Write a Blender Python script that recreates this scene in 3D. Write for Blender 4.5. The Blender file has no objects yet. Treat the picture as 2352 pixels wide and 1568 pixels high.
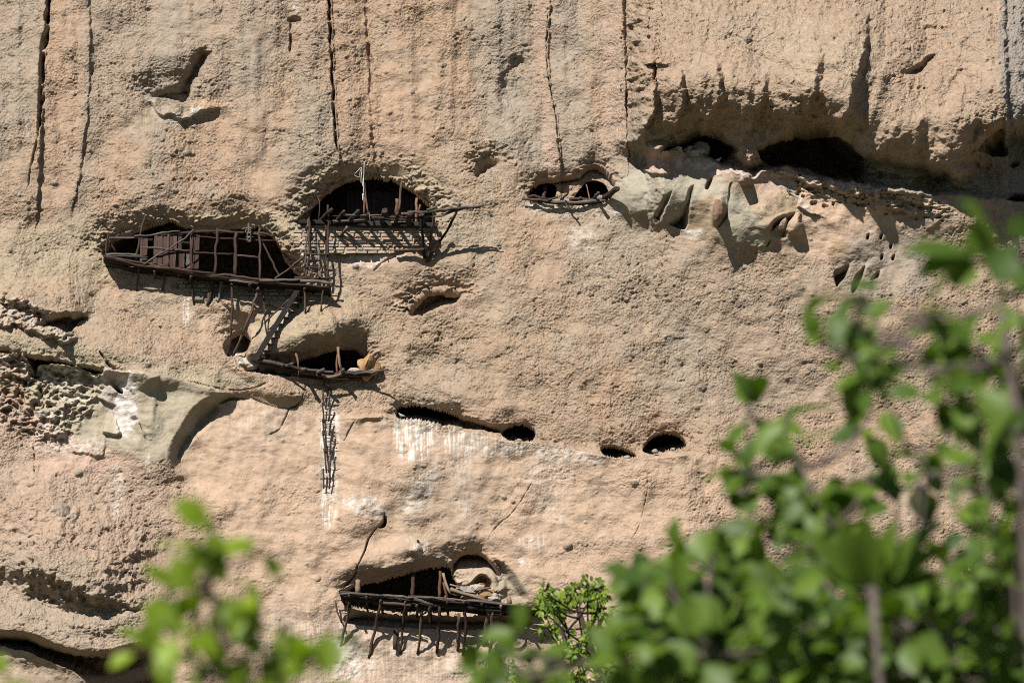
import bpy, math, random
import numpy as np
from mathutils import Vector, Matrix

# ------------------------------------------------------------------ scene, camera, light
scene = bpy.context.scene
C = scene.collection
R = math.radians
D, PITCH, HFOV = 110.0, R(18.0), R(13.0)
TAN = math.tan(HFOV / 2)

cam_data = bpy.data.cameras.new("camera")
cam = bpy.data.objects.new("camera", cam_data)
C.objects.link(cam)
cam.location = (0.0, -D * math.cos(PITCH), -D * math.sin(PITCH))
cam.rotation_euler = (R(90) + PITCH, 0, 0)
cam_data.sensor_width = 36.0
cam_data.lens = 18.0 / TAN
cam_data.clip_start = 0.1
cam_data.clip_end = 3000
cam_data.dof.use_dof = True
cam_data.dof.focus_distance = D - 0.5
cam_data.dof.aperture_fstop = 8.0
scene.camera = cam

SUN = Vector((0.46, 1.0, -0.80)).normalized()          # the way the light travels
world = bpy.data.worlds.new("World")
scene.world = world
world.use_nodes = True
wn = world.node_tree
bg = wn.nodes.get("Background") or wn.nodes.new("ShaderNodeBackground")
sky = wn.nodes.new("ShaderNodeTexSky")
sky.sky_type = 'NISHITA'
sky.sun_disc = False
sky.altitude = 1500
sky.air_density = 0.45
sky.dust_density = 0.2
sky.sun_elevation = math.asin(-SUN.z)
sky.sun_rotation = math.atan2(-SUN.x, -SUN.y)
wn.links.new(sky.outputs[0], bg.inputs[0])
bg.inputs[1].default_value = 0.05
sl = bpy.data.lights.new("sun", 'SUN')
sl.energy = 5.0
sl.angle = R(0.53)
sl.color = (1.0, 0.955, 0.88)
so = bpy.data.objects.new("sun", sl)
C.objects.link(so)
so.location = (-40, -60, 60)
so.rotation_euler = SUN.to_track_quat('-Z', 'Y').to_euler()
scene.cycles.filter_width = 1.0
scene.cycles.use_denoising = False
scene.cycles.max_bounces = 8
scene.cycles.diffuse_bounces = 2
scene.view_settings.view_transform = 'Standard'
scene.view_settings.look = 'None'
scene.view_settings.gamma = 1.0
scene.view_settings.exposure = 0.88

# ------------------------------------------------------------------ image pixels cast onto the cliff
# (u, v) are image pixel coordinates, d how far a point stands out of the wall (metres)
CP, SP = math.cos(PITCH), math.sin(PITCH)
CY, CZ = -D * CP, -D * SP

def P(u, v, d=0.0):
    a = (u - 1176.0) / 1176.0 * TAN
    b = (784.0 - v) / 1176.0 * TAN
    dy, dz = CP - b * SP, SP + b * CP
    t = (-d - CY) / dy
    return Vector((a * t, -d, CZ + dz * t))

def Q(u, v, dist):                                       # a point at a distance from the view point
    a = (u - 1176.0) / 1176.0 * TAN
    b = (784.0 - v) / 1176.0 * TAN
    return Vector((a * dist, CY + (CP - b * SP) * dist, CZ + (SP + b * CP) * dist))

F32 = np.float32
FINE = 1.5
def axis(lo, hi, far_lo, far_hi):
    mid = list(np.arange(lo, hi + FINE, FINE))
    a, s = [], FINE
    x = mid[0]
    while x > far_lo:
        s *= 1.07; x -= s; a.append(x)
    b, s = [], FINE
    x = mid[-1]
    while x < far_hi:
        s *= 1.07; x += s; b.append(x)
    return np.array(a[::-1] + mid + b, dtype=np.float64)
AU = axis(-70, 2422, -3200, 5500)
AV = axis(-70, 1638, -2600, 2750)
NU, NV = len(AU), len(AV)
U, V = np.meshgrid(AU.astype(F32), AV.astype(F32))        # rows are v
rng = np.random.default_rng(7)

def perlin(x, y, seed):
    r = np.random.default_rng(seed)
    perm = r.permutation(1024).astype(np.int32)
    g = r.uniform(0, 2 * np.pi, 1024)
    gx, gy = np.cos(g).astype(F32), np.sin(g).astype(F32)
    xi, yi = np.floor(x).astype(np.int32), np.floor(y).astype(np.int32)
    fx, fy = (x - xi).astype(F32), (y - yi).astype(F32)
    def corner(ix, iy, dx, dy):
        h = perm[(perm[ix & 1023] + iy) & 1023]
        return gx[h] * dx + gy[h] * dy
    u = fx * fx * fx * (fx * (fx * 6 - 15) + 10)
    w = fy * fy * fy * (fy * (fy * 6 - 15) + 10)
    a = corner(xi, yi, fx, fy); b = corner(xi + 1, yi, fx - 1, fy)
    c = corner(xi, yi + 1, fx, fy - 1); d = corner(xi + 1, yi + 1, fx - 1, fy - 1)
    a += u * (b - a); c += u * (d - c)
    return (a + w * (c - a)) * 1.5

def fbm(lu, lv, seed, octv=3, gain=0.5, u=None, v=None):
    u = U if u is None else u
    v = V if v is None else v
    out, amp, tot = 0, 1.0, 0.0
    for k in range(octv):
        out = out + amp * perlin(u / lu * 2 ** k + 37.7 * k, v / lv * 2 ** k + 11.3 * k, seed + k)
        tot += amp; amp *= gain
    return out / tot * 1.3

def sst(a, b, x):
    t = np.clip((x - a) / (b - a), 0, 1)
    return t * t * (3 - 2 * t)

def catmull(pts, n=6, closed=False):
    p = [np.array(q, float) for q in pts]
    m = len(p); out = []
    rngk = range(m) if closed else range(m - 1)
    for i in rngk:
        if closed:
            a, b, c, d = p[(i - 1) % m], p[i], p[(i + 1) % m], p[(i + 2) % m]
        else:
            a, b, c, d = p[max(i - 1, 0)], p[i], p[i + 1], p[min(i + 2, m - 1)]
        for k in range(n):
            t = k / n
            out.append(0.5 * (2 * b + (c - a) * t + (2 * a - 5 * b + 4 * c - d) * t * t + (3 * b - a - 3 * c + d) * t ** 3))
    if not closed:
        out.append(p[-1])
    return np.array(out)

def window(pts, m):
    lo, hi = pts.min(0) - m, pts.max(0) + m
    i0, i1 = np.searchsorted(AV, lo[1]), np.searchsorted(AV, hi[1])
    j0, j1 = np.searchsorted(AU, lo[0]), np.searchsorted(AU, hi[0])
    return slice(i0, max(i1, i0 + 1)), slice(j0, max(j1, j0 + 1))

WARP1 = fbm(26, 26, 101, 3); WARP2 = fbm(26, 26, 151, 3)

def segdist(poly, uu, vv, closed):
    best = np.full(uu.shape, 1e9, F32); bt = np.zeros(uu.shape, F32); bs = np.ones(uu.shape, F32)
    inside = np.zeros(uu.shape, bool)
    n = len(poly); ends = n if closed else n - 1
    for i in range(ends):
        ax, ay = poly[i]; bx, by = poly[(i + 1) % n]
        dx, dy = bx - ax, by - ay
        L2 = dx * dx + dy * dy + 1e-9
        px, py = uu - F32(ax), vv - F32(ay)
        t = np.clip((px * F32(dx) + py * F32(dy)) / F32(L2), 0, 1)
        d = (px - t * F32(dx)) ** 2 + (py - t * F32(dy)) ** 2
        m = d < best
        best = np.where(m, d, best)
        if closed:
            cond = ((ay > vv) != (by > vv))
            if abs(dy) > 1e-9:
                inside ^= cond & (uu < F32(dx / dy) * (vv - F32(ay)) + F32(ax))
        else:
            bt = np.where(m, (i + t) / ends, bt)
            bs = np.where(m, np.where(F32(dx) * py - F32(dy) * px > 0, -1, 1), bs)
    d = np.sqrt(best)
    if closed:
        return np.where(inside, -d, d)
    return d * bs, bt

FL = np.zeros(U.shape, F32)       # broad shape, + stands out of the wall
CV = np.zeros(U.shape, F32)       # caves, cut straight into the wall
GRIT = np.ones(U.shape, F32)      # how pebbly
COL = np.zeros(U.shape + (3,), F32)

def poly_sd(pts, margin, rough=0.0, smooth=True):
    p = catmull(pts, 5, True) if smooth else np.array(pts, float)
    w = window(p, margin)
    uu, vv = U[w], V[w]
    if rough:
        uu = uu + rough * WARP1[w]; vv = vv + rough * WARP2[w]
    return w, segdist(p, uu, vv, True)

def cave(pts, depth, edge=7, rough=4, lip=0.35, lipw=22, power=1.0):
    w, s = poly_sd(pts, max(30, lipw * 2.6), rough)
    t = np.clip(-s / edge, 0, 1)
    t = t * t * (3 - 2 * t)
    CV[w] = np.maximum(CV[w], depth * t ** power)
    if lip:
        gv = np.gradient(s, axis=0) / np.gradient(AV[w[0]])[:, None]
        up = np.clip(-gv + 0.15, 0, 1)
        FL[w] -= lip * np.exp(-np.maximum(s, 0) / lipw) * sst(2.4, 1.3, s / lipw) * up * sst(-14, 4, s)

def hollow(pts, depth, soft, rough=3):
    w, s = poly_sd(pts, soft + 20, rough)
    FL[w] -= depth * sst(soft * 0.4, -soft, s)

def patch(pts, soft, rough=6):
    w, s = poly_sd(pts, soft + 30, rough)
    return w, sst(soft, -soft, s)

def bulge(cx, cy, rx, ry, amp, rot=0.0, k=2.0):
    m = max(rx, ry) * 1.8
    w = window(np.array([[cx - m, cy - m], [cx + m, cy + m]]), 1)
    c, s = math.cos(R(rot)), math.sin(R(rot))
    x, y = U[w] - cx, V[w] - cy
    a, b = (x * c + y * s) / rx, (-x * s + y * c) / ry
    FL[w] += amp * np.exp(-(a * a + b * b) ** (k / 2) * 1.4)

def step(line, amp, up, down, taper=0.12, rough=5, below=False):
    """rock above the line stands out by amp (fading over up), underside spread over down"""
    p = catmull(line, 5)
    w = window(p, max(up * 2.4, down * 2.4) + 12 + rough * 2)
    s, t = segdist(p, U[w] + rough * WARP1[w], V[w] + rough * WARP2[w], False)
    tp = sst(0, taper, t) * sst(0, taper, 1 - t) if taper else 1.0
    ab = np.exp(-(np.maximum(s, 0) / (up * 1.15)) ** 2) * sst(2.4, 1.4, s / up) * np.where(s > 0, 1, 0)
    if below:     # the rock below stands out
        t1 = sst(down, 0, s) * (s > 0) + np.exp(-np.maximum(-s, 0) / up) * sst(2.4, 1.2, -s / up) * (s <= 0)
        FL[w] += amp * t1 * tp
    else:
        t1 = ab + (1 - sst(0, down, -s)) * (s <= 0)
        FL[w] += amp * t1 * tp

def crack(line, width, depth, rough=3, wvar=0.5, taper=0.15):
    p = catmull(line, 5)
    w = window(p, width * 4 + 15)
    s, t = segdist(p, U[w] + rough * WARP1[w], V[w] + rough * WARP2[w], False)
    ww = width * (1 + wvar * perlin(V[w] / 35.0, U[w] / 35.0, 77)) * sst(0, taper, t + .02) * sst(0, taper, 1.02 - t)
    dm = np.clip(.75 + .9 * perlin(V[w] / 22.0, U[w] / 22.0, 79), .15, 1.2)
    CV[w] = np.maximum(CV[w], depth * dm * np.clip(1.25 - np.abs(s) / np.maximum(ww, .3), 0, 1))

def arr(pts, ou, ov, k):
    return [(ou + k * x, ov + k * y) for x, y in pts]
def kR(*p): return arr(p, 1378.0, 287.0, .29297)
def kL(*p): return arr(p, 0.0, 660.3, .26855)

# ---- broad undulation
FL += 0.32 * fbm(420, 520, 1, 3) + 0.15 * fbm(100, 110, 5, 3)
# vertical fluting of the upper wall
upper = sst(470, 250, V)
FL += upper * 0.16 * fbm(70, 620, 9, 3)
# upper right: great bulge and its overhang
bulge(1880, 130, 520, 230, 0.6)
step([(1425, 280), (1470, 312), (1510, 318), (1560, 298), (1610, 282), (1650, 290), (1700, 332), (1735, 345), (1775, 322), (1825, 296),
      (1870, 278), (1920, 270), (1950, 318), (1990, 352), (2010, 372), (2080, 402), (2150, 392), (2195, 400), (2225, 340), (2290, 290), (2325, 275), (2500, 270)],
     1.4, 240, 62, 0.05, 8)
step([(1440, 190), (1520, 190), (1600, 180), (1700, 190), (1800, 190), (1900, 200), (1990, 250), (2100, 270), (2220, 260), (2300, 230), (2420, 220)], 1.0, 190, 165, 0.06, 14)
step([(1560, -10), (1630, 50), (1720, 105), (1810, 150), (1900, 190), (1960, 215)], 0.35, 100, 80, 0.25, 10)
FL += sst(110, 180, V) * sst(350, 300, V) * sst(1440, 1500, U) * .14 * fbm(52, 260, 13, 3, u=U + .35 * V)
bulge(1640, 190, 170, 80, .35, 20, 3)
step(kR((330, 200), (600, 190), (830, 260), (1000, 340), (1180, 410), (1310, 370), (1480, 345), (1740, 425), (2050, 470), (2352, 520), (2700, 560), (3400, 600)),
     1.05, 250, 16, 0.06, 7, below=True)
for ln, am, up_, dn in (([(1470, 312), (1494, 262), (1500, 205), (1494, 120)], .38, 44, 12), ([(1538, 312), (1558, 268), (1565, 215), (1560, 150)], .34, 40, 12),
                ([(1602, 300), (1638, 250), (1650, 195), (1640, 120)], .42, 50, 14), ([(1690, 330), (1732, 272), (1750, 215), (1755, 150)], .32, 50, 16),
                ([(1790, 312), (1848, 255), (1868, 200), (1882, 100)], .45, 60, 18), ([(1895, 322), (1938, 262), (1958, 200), (1978, 120), (1988, 10)], .62, 70, 16),
                ([(2180, 430), (2208, 355), (2228, 300), (2240, 240)], .45, 60, 14), ([(2090, 400), (2105, 320), (2120, 260)], .2, 60, 20), ([(2318, 470), (2314, 330), (2308, 150), (2306, -60)], .25, 60, 8)):
    step(ln, am, up_, dn, 0.22, 7)
cave([(1560, -60), (1580, -2), (1615, 14), (1650, 26), (1700, 32), (1735, 14), (1765, -10), (1790, -60)], 1.1, 16, 5, 0)
step([(1500, 95), (1492, 128), (1490, 150)], 0.3, 30, 14)
hollow([(1600, 40), (1720, 90), (1900, 150), (1900, 190), (1800, 190), (1680, 120)], 0.35, 60)
hollow([(2085, 165), (2110, 150), (2130, 130), (2150, 125), (2140, 150), (2105, 172)], 0.35, 12)
cave(kR((440, 215), (470, 170), (560, 130), (700, 90), (760, 60), (840, 40), (900, 60), (1080, 150), (1060, 230), (960, 290), (830, 240), (720, 230), (600, 205)), 1.6, 10, 4, 0)
cave(kR((1225, 190), (1300, 130), (1500, 70), (1700, 60), (1880, 40), (2000, 130), (2110, 240), (2100, 400), (2060, 460), (1750, 400), (1560, 330), (1330, 320)), 1.9, 14, 5, 0)
hollow(kR((2050, 250), (2200, 230), (2500, 300), (2760, 360), (2760, 500), (2500, 505), (2100, 450)), 0.7, 26)
cave([(2245, 345), (2262, 308), (2300, 280), (2318, 285), (2316, 350), (2290, 360)], 0.9, 12, 4, 0)
cave([(2310, 460), (2330, 443), (2400, 440), (2400, 462)], 1.2, 8, 3, 0)
cave([(2318, 378), (2330, 368), (2342, 372), (2340, 382), (2325, 386)], 0.4, 5, 1, 0)
bulge(1712, 380, 42, 45, 0.6)
# sandstone boulders right of centre
bulge(1490, 445, 95, 70, 0.65, 10, 3)
bulge(1660, 480, 160, 90, 0.5, 25, 3)
bulge(1790, 490, 55, 75, 0.35, 10, 3)
cave(kR((420, 720), (440, 640), (500, 560), (570, 510), (545, 600), (510, 690), (475, 755)), 0.6, 16, 1.5, 0)
cave(kR((530, 775), (600, 690), (660, 600), (690, 500), (745, 460), (740, 540), (715, 640), (690, 800), (640, 825)), 0.65, 18, 1.5, 0)
cave(kR((820, 490), (840, 430), (885, 405), (880, 450), (850, 500)), 0.3, 6, 1, 0)
cave(kR((1000, 560), (1015, 460), (1050, 445), (1040, 480), (1030, 560), (1012, 640), (1000, 720), (940, 805), (920, 790), (985, 680)), 0.35, 10, 1.5, 0)
bulge(*kR((925, 670))[0], 14, 30, 0.35, 12, 4)
cave(kR((1340, 840), (1345, 760), (1400, 715), (1520, 682), (1530, 700), (1480, 780), (1440, 880), (1428, 860), (1460, 730), (1385, 800)), 0.45, 10, 1, 0)
hollow(kR((1335, 850), (1370, 740), (1530, 680), (1545, 720), (1460, 880)), .2, 14, 1)
cave(kR((1295, 970), (1320, 905), (1345, 880), (1335, 930)), 0.25, 5, 1, 0)
step(kR((1545, 900), (1562, 830), (1550, 740), (1530, 660)), 0.22, 60, 10, .3)
cave(kR((1828, 1150), (1880, 1110), (1960, 1085), (1950, 1170), (1900, 1230), (1850, 1270)), 0.7, 13, 2, 0.1)
cave(kR((1970, 1260), (1990, 1190), (2050, 1120), (2090, 1100), (2060, 1210), (2010, 1300), (1975, 1320)), 0.7, 13, 2, 0.1)
cave(kR((2110, 1230), (2150, 1160), (2200, 1140), (2190, 1190)), 0.4, 8, 2, 0.1)
for a, b in ((2205, 880), (2280, 950), (2300, 1040), (2210, 1040), (2100, 880)):
    x, y = kR((a, b))[0]
    cave([(x - 4, y + 6), (x - 3, y - 6), (x + 5, y - 9), (x + 3, y + 4)], 0.3, 4, 1, 0.05)
# layered shelf, honeycombed
for line, a in ((kR((1320, 390), (1500, 400), (1570, 395)), 0.17), (kR((1560, 400), (1650, 460), (1745, 470)), 0.20), (kR((1780, 470), (1900, 520), (2100, 560), (2200, 570)), 0.20),
                (kR((2150, 540), (2352, 560), (2600, 640)), 0.17), (kR((2150, 630), (2300, 650), (2500, 700)), 0.17), (kR((1540, 625), (1640, 675), (1650, 690)), 0.15),
                (kR((340, 335), (430, 375), (560, 375)), .22), (kR((1100, 455), (1190, 440)), .3)):
    step(line, a, 22, 8, 0.1, 4)
for k in range(46):
    t = rng.uniform(0, 1); x = 1830 + 440 * t; y = 430 + 85 * t + rng.uniform(-20, 24)
    if rng.uniform() < .4: x, y = rng.uniform(1840, 2010), rng.uniform(425, 475)
    rx, ry = rng.uniform(3, 9), rng.uniform(2.5, 6)
    cave([(x - rx, y + ry * .4), (x - rx * .4, y - ry), (x + rx, y - ry * .6), (x + rx * .5, y + ry)], rng.uniform(.1, .3), 4, 1, 0)
# upper left wall
crack([(112, -40), (108, 60), (98, 120), (96, 190), (91, 260), (86, 300)], 6, 0.5, 3)
crack([(90, 260), (86, 310), (72, 380), (62, 430)], 2, 0.2, 3)
step([(86, 440), (92, 300), (98, 180), (110, -60)], 0.16, 60, 6, 0)
step([(176, 430), (198, 260), (205, 100), (200, -60)], 0.10, 50, 6, 0)
crack([(754, -40), (760, 110), (766, 210), (770, 300), (777, 350)], 3.2, 0.42, 3)
step([(778, 360), (768, 220), (755, -60)], 0.10, 60, 5, 0)
crack([(836, -40), (849, 130), (853, 240), (860, 330), (872, 400)], 5, 0.14, 5)
step([(1288, 400), (1276, 270), (1258, 150), (1262, -60)], 0.14, 40, 6, 0)
step([(1440, 330), (1437, 250), (1434, 150), (1428, -60)], 0.16, 50, 6, 0)
crack([(1258, 30), (1257, 150), (1276, 260), (1285, 370)], 1.8, 0.16, 3)
crack([(1438, 180), (1440, 330)], 2.2, 0.2, 4)
cave([(658, 44), (672, 36), (690, 38), (692, 48), (676, 52), (662, 50)], 0.3, 5, 2, 0.05)
crack([(666, 50), (668, 80), (664, 120)], 3, 0.25)
hollow([(415, 200), (436, 152), (462, 118), (484, 124), (462, 165), (442, 205)], 0.6, 26, 6)
cave([(338, 222), (352, 205), (385, 190), (428, 190), (441, 200), (436, 225), (415, 240), (380, 228)], 0.62, 16, 3, 0.25, 30)
step([(333, 222), (352, 236), (370, 262), (395, 258), (420, 272), (445, 262), (478, 248), (520, 246)], 0.17, 14, 9, 0.2, 4)
hollow([(1140, 210), (1165, 140), (1200, 130), (1215, 180), (1190, 260), (1160, 250)], 0.22, 26, 10)
cave([(1088, 402), (1094, 374), (1120, 357), (1150, 360), (1168, 378), (1142, 379), (1122, 392), (1102, 410)], .45, 14, 7, .25, 16)
# main caves
cave([(240, 590), (243, 566), (265, 545), (310, 525), (360, 505), (395, 502), (430, 515), (490, 526), (540, 516), (590, 513), (620, 528), (640, 560),
      (655, 590), (680, 620), (702, 640), (705, 652), (640, 662), (560, 655), (440, 636), (335, 612)], 3.4, 9, 3, 0.6, 34)
bulge(668, 540, 50, 110, 0.5, -35)
cave([(690, 525), (700, 490), (722, 462), (745, 440), (790, 412), (840, 402), (900, 408), (945, 432), (975, 458), (995, 485), (990, 525), (840, 520)], 3.0, 8, 3, 0.65, 36)
cave([(1212, 452), (1218, 432), (1236, 412), (1265, 406), (1300, 402), (1325, 398), (1350, 380), (1370, 376), (1390, 386), (1408, 408), (1415, 425), (1400, 450),
      (1370, 458), (1300, 456), (1240, 460)], 0.6, 6, 3, 0.3, 22)
cave([(1214, 455), (1220, 430), (1240, 416), (1262, 412), (1280, 420), (1278, 445), (1268, 458)], 3.0, 5, 1.5, 0)
cave([(1322, 455), (1328, 432), (1345, 412), (1370, 406), (1392, 416), (1402, 440), (1398, 458)], 3.0, 5, 1.5, 0)
cave([(935, 722), (944, 694), (975, 664), (1010, 656), (1066, 671), (1052, 694), (1002, 714), (955, 728)], 1.0, 24, 5, 0.4, 24)
cave([(512, 800), (513, 785), (530, 765), (556, 755), (578, 775), (572, 800), (555, 815), (522, 818)], 1.2, 12, 2, 0.25, 20)
bulge(735, 740, 120, 55, 0.5, -4, 3)
cave([(560, 850), (600, 835), (660, 828), (700, 815), (760, 797), (800, 792), (832, 806), (852, 830), (864, 846), (850, 860), (760, 868), (650, 862)], 2.6, 11, 3, 0.40, 22)
step([(560, 805), (640, 808), (720, 800), (790, 780)], 0.4, 50, 26, 0.1, 4)
# lower row
cave([(908, 950), (912, 932), (935, 924), (985, 930), (1050, 950), (1058, 968), (1030, 976), (960, 966), (920, 962)], 2.4, 7, 3, 0.3, 20)
step([(760, 962), (850, 952), (910, 935), (980, 930), (1050, 948), (1120, 968), (1180, 975)], 0.22, 60, 20, 0.3)
cave([(1030, 952), (1090, 958), (1150, 982), (1146, 994), (1085, 984), (1040, 978)], .9, 8, 3, .15)
cave([(1150, 992), (1160, 980), (1180, 971), (1208, 972), (1230, 990), (1222, 1012), (1190, 1013), (1165, 1008)], 2.4, 6, 2, 0.22, 18)
cave([(1379, 1028), (1396, 1020), (1430, 1026), (1462, 1042), (1455, 1052), (1410, 1050), (1388, 1044)], 2.0, 6, 2, 0.22, 18)
cave([(1476, 1034), (1490, 1006), (1515, 991), (1540, 988), (1565, 998), (1577, 1022), (1562, 1032), (1500, 1042)], 2.2, 6, 2, 0.3, 22)
step([(760, 962), (915, 958), (990, 966), (1060, 980), (1150, 1012), (1240, 1018), (1380, 1046), (1470, 1052), (1620, 1044)], 0.34, 160, 9, 0.06, 4, below=True)
# left ledges
step(kL((-200, 60), (0, 60), (220, 110), (330, 160), (560, 210), (700, 200), (860, 205)), 0.6, 80, 24, 0.3, 6)
cave(kL((360, 260), (460, 210), (640, 195), (760, 250), (680, 300), (640, 360), (560, 395), (470, 340), (300, 320)), 0.7, 12, 8, 0)
step(kL((-200, 300), (0, 300), (150, 310), (330, 390), (480, 420), (560, 450), (680, 445)), 0.3, 40, 12, 0.2, 9)
FL_roll = [(-60, 780), (0, 790), (60, 806), (110, 818), (190, 832), (270, 842), (340, 858), (430, 875), (520, 893), (570, 892), (612, 876)]
step(FL_roll[:8], 0.50, 70, 46, 0.22, 3)
step(FL_roll[4:], 0.16, 60, 26, 0.2, 3)
bulge(470, 830, 190, 60, 0.28, 10, 3)
bulge(120, 775, 180, 45, 0.25, 8, 3)
crack([(430, 874), (520, 893), (570, 893), (615, 876)], 1.5, .2, 1)
cave(kL((-60, 540), (0, 500), (60, 500), (110, 530), (100, 560), (0, 560)), 0.5, 10, 2, 0)
cave(kL((200, 560), (300, 570), (450, 590), (640, 640), (620, 670), (480, 655), (330, 670), (290, 740), (240, 640)), 1.5, 12, 4, 0)
cave(kL((650, 650), (760, 650), (880, 690), (870, 735), (800, 735), (680, 690)), 0.9, 10, 3, 0)
step(kL((890, 690), (960, 715), (1150, 730), (1380, 755)), 0.16, 70, 5, 0.1, 3, below=True)
# green block: proud of the wall to its right
w, q_ = poly_sd(kL((1500, 1700), (1520, 1450), (1545, 1350), (1620, 1220), (1700, 1090), (1775, 1030), (1870, 1000), (1950, 935), (1990, 890), (1500, 600), (300, 500), (-300, 900), (-300, 1700)), 60, 2)
FL[w] += 0.40 * sst(3, -26, q_) * sst(140, 400, U[w]) * sst(1130, 1030, V[w]) * sst(860, 910, V[w] + .12 * (530 - U[w]))
hollow(kL((1520, 1450), (1560, 1330), (1700, 1120), (1860, 1010), (1850, 1090), (1720, 1230), (1570, 1380)), 0.28, 16, 2)
cave(kL((1860, 1000), (1890, 950), (1960, 925), (2110, 940), (2060, 965), (1950, 975)), .3, 8, 2, 0)
bulge(640, 897, 62, 26, .26, 8, 3)
crack([(575, 912), (620, 930), (662, 937), (690, 922), (698, 900)], 1.5, .2, 1)
cave(kL((960, 830), (1000, 835), (1050, 870), (1050, 910), (1010, 900)), 0.7, 6, 2, 0)
step(kL((960, 815), (900, 880), (860, 960)), 0.2, 25, 9)
step(kL((1060, 830), (1150, 880), (1190, 1020), (1130, 1070), (1190, 1130), (1090, 1200)), 0.14, 30, 9, .2)
crack(kL((1185, 1150), (1220, 1220), (1250, 1310), (1280, 1440)), 1.5, .15)
crack(kL((850, 540), (900, 620), (960, 680), (1000, 695)), 3.5, .3, 2)
for a, b, rx, ry in ((400, 890, 40, 18), (375, 950, 28, 18), (475, 945, 34, 22), (440, 1015, 60, 22), (520, 735, 80, 40), (320, 1000, 70, 60), (345, 900, 30, 60), (310, 730, 60, 50), (210, 800, 30, 60), (190, 950, 40, 60)):
    x, y = kL((a, b))[0]; rx *= .27; ry *= .27
    cave([(x - rx, y + ry * .5), (x - rx * .5, y - ry), (x + rx * .6, y - ry * .8), (x + rx, y + ry * .3), (x, y + ry)], 0.28, 9, 4, 0.05)
w, m = patch(kL((-200, 560), (300, 560), (640, 650), (900, 700), (860, 860), (800, 1000), (560, 1270), (300, 1280), (-200, 1000)), 18, 8)
rg = 1 - np.abs(fbm(30, 20, 141, 3)[w]) * 2.2
FL[w] += m * (.16 * rg + .12 * fbm(46, 30, 147, 2)[w])
CV[w] = np.maximum(CV[w], m * .09 * sst(.40, .72, fbm(28, 19, 149, 3)[w]))
w, m = patch(kL((-200, 80), (120, 80), (330, 180), (520, 330), (660, 420), (540, 460), (330, 390), (150, 320), (-200, 320)), 12, 8)
FL[w] += m * .14 * (1 - np.abs(fbm(26, 16, 143, 3)[w]) * 2.2)
CV[w] = np.maximum(CV[w], m * .3 * sst(.42, .7, fbm(24, 15, 145, 3)[w]))
w, m = patch(kR((1560, 400), (2300, 520), (2700, 620), (2700, 720), (2300, 680), (1800, 580), (1600, 540)), 12, 8)
FL[w] += m * .10 * (1 - np.abs(fbm(34, 11, 163, 3)[w]) * 2.2)
CV[w] = np.maximum(CV[w], m * .14 * sst(.34, .62, fbm(16, 9, 165, 2)[w]))
for line, a in ((kL((540, 990), (640, 990), (690, 1045)), .12), (kL((300, 1110), (440, 1100), (550, 1120)), .15), (kL((310, 1270), (450, 1250), (570, 1250)), .1),
                (kL((870, 1220), (960, 1245), (1030, 1225)), .2), (kL((600, 1390), (760, 1410), (900, 1430)), .1)):
    step(line, a, 30, 9, 0.12, 5)
crack(kL((300, 1180), (290, 1300), (292, 1480), (300, 1600)), 2, .15)
# bottom left bulge and cave
step([(-80, 1430), (0, 1442), (60, 1446), (110, 1466), (170, 1486), (230, 1490), (280, 1480), (340, 1470), (388, 1490), (394, 1540), (390, 1640)], 0.9, 110, 30, 0, 3)
hollow([(-80, 1330), (60, 1310), (150, 1340), (260, 1385), (330, 1400), (200, 1430), (60, 1400), (-80, 1395)], 0.45, 30, 10)
step([(-80, 1270), (40, 1270), (100, 1285), (200, 1335), (270, 1375), (340, 1400)], 1.35, 120, 125, 0.45, 16)
cave([(-80, 1455), (0, 1458), (60, 1462), (140, 1490), (230, 1500), (300, 1492), (360, 1480), (384, 1500), (386, 1640), (250, 1640), (200, 1560), (120, 1520), (40, 1490), (-80, 1470)], 1.6, 10, 3, 0)
step([(-80, 1478), (0, 1484), (60, 1496), (130, 1522), (190, 1560), (240, 1640)], 0.25, 20, 10, 0, 6, below=True)
# bottom: crack, lip boulder, cave E, skull hole
crack([(884, 1176), (880, 1195), (862, 1215), (846, 1240), (838, 1262), (822, 1300)], 1.7, 0.4, 1)
crack([(822, 1296), (815, 1320), (790, 1345)], 1.8, 0.4, 1)
cave([(868, 1212), (876, 1195), (886, 1182), (890, 1196), (884, 1210)], .5, 5, 1, 0)
bulge(825, 1180, 62, 60, .22, 20, 3)
bulge(905, 1283, 98, 42, .42, -10, 4)
bulge(945, 1250, 34, 22, .12, 0, 3)
crack([(958, 1240), (970, 1252), (972, 1264)], 2.2, .2, 1)
cave([(778, 1362), (800, 1345), (830, 1336), (890, 1322), (945, 1306), (985, 1297), (1032, 1300), (1045, 1330), (1065, 1385), (1200, 1392), (1210, 1410), (1000, 1412), (825, 1400)], 2.8, 8, 3, 0.3, 20)
cave([(1036, 1300), (1042, 1280), (1064, 1263), (1094, 1261), (1120, 1275), (1142, 1302), (1150, 1328), (1140, 1352), (1150, 1392), (1040, 1392)], 1.2, 10, 2, 0.25, 16)
w, m = patch([(1037, 1306), (1040, 1328), (1056, 1343), (1078, 1342), (1094, 1326), (1108, 1318), (1122, 1328), (1124, 1352), (1146, 1350), (1152, 1325), (1138, 1308), (1110, 1300), (1080, 1296), (1050, 1294)], 9, 2)
CV[w] = CV[w] * (1 - m) + .28 * m
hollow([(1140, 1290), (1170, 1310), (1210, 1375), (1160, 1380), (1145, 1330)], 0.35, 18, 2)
step([(1195, 1098), (1190, 1130), (1165, 1163), (1120, 1170)], 0.15, 40, 8)
crack([(1225, 1100), (1190, 1160), (1140, 1210), (1120, 1240)], 0.9, .07)
crack([(1490, 1115), (1480, 1160), (1470, 1200), (1440, 1260)], 0.8, .06)
crack([(618, 998), (642, 985), (655, 960), (668, 930)], 1.6, .12, 1)
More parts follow.
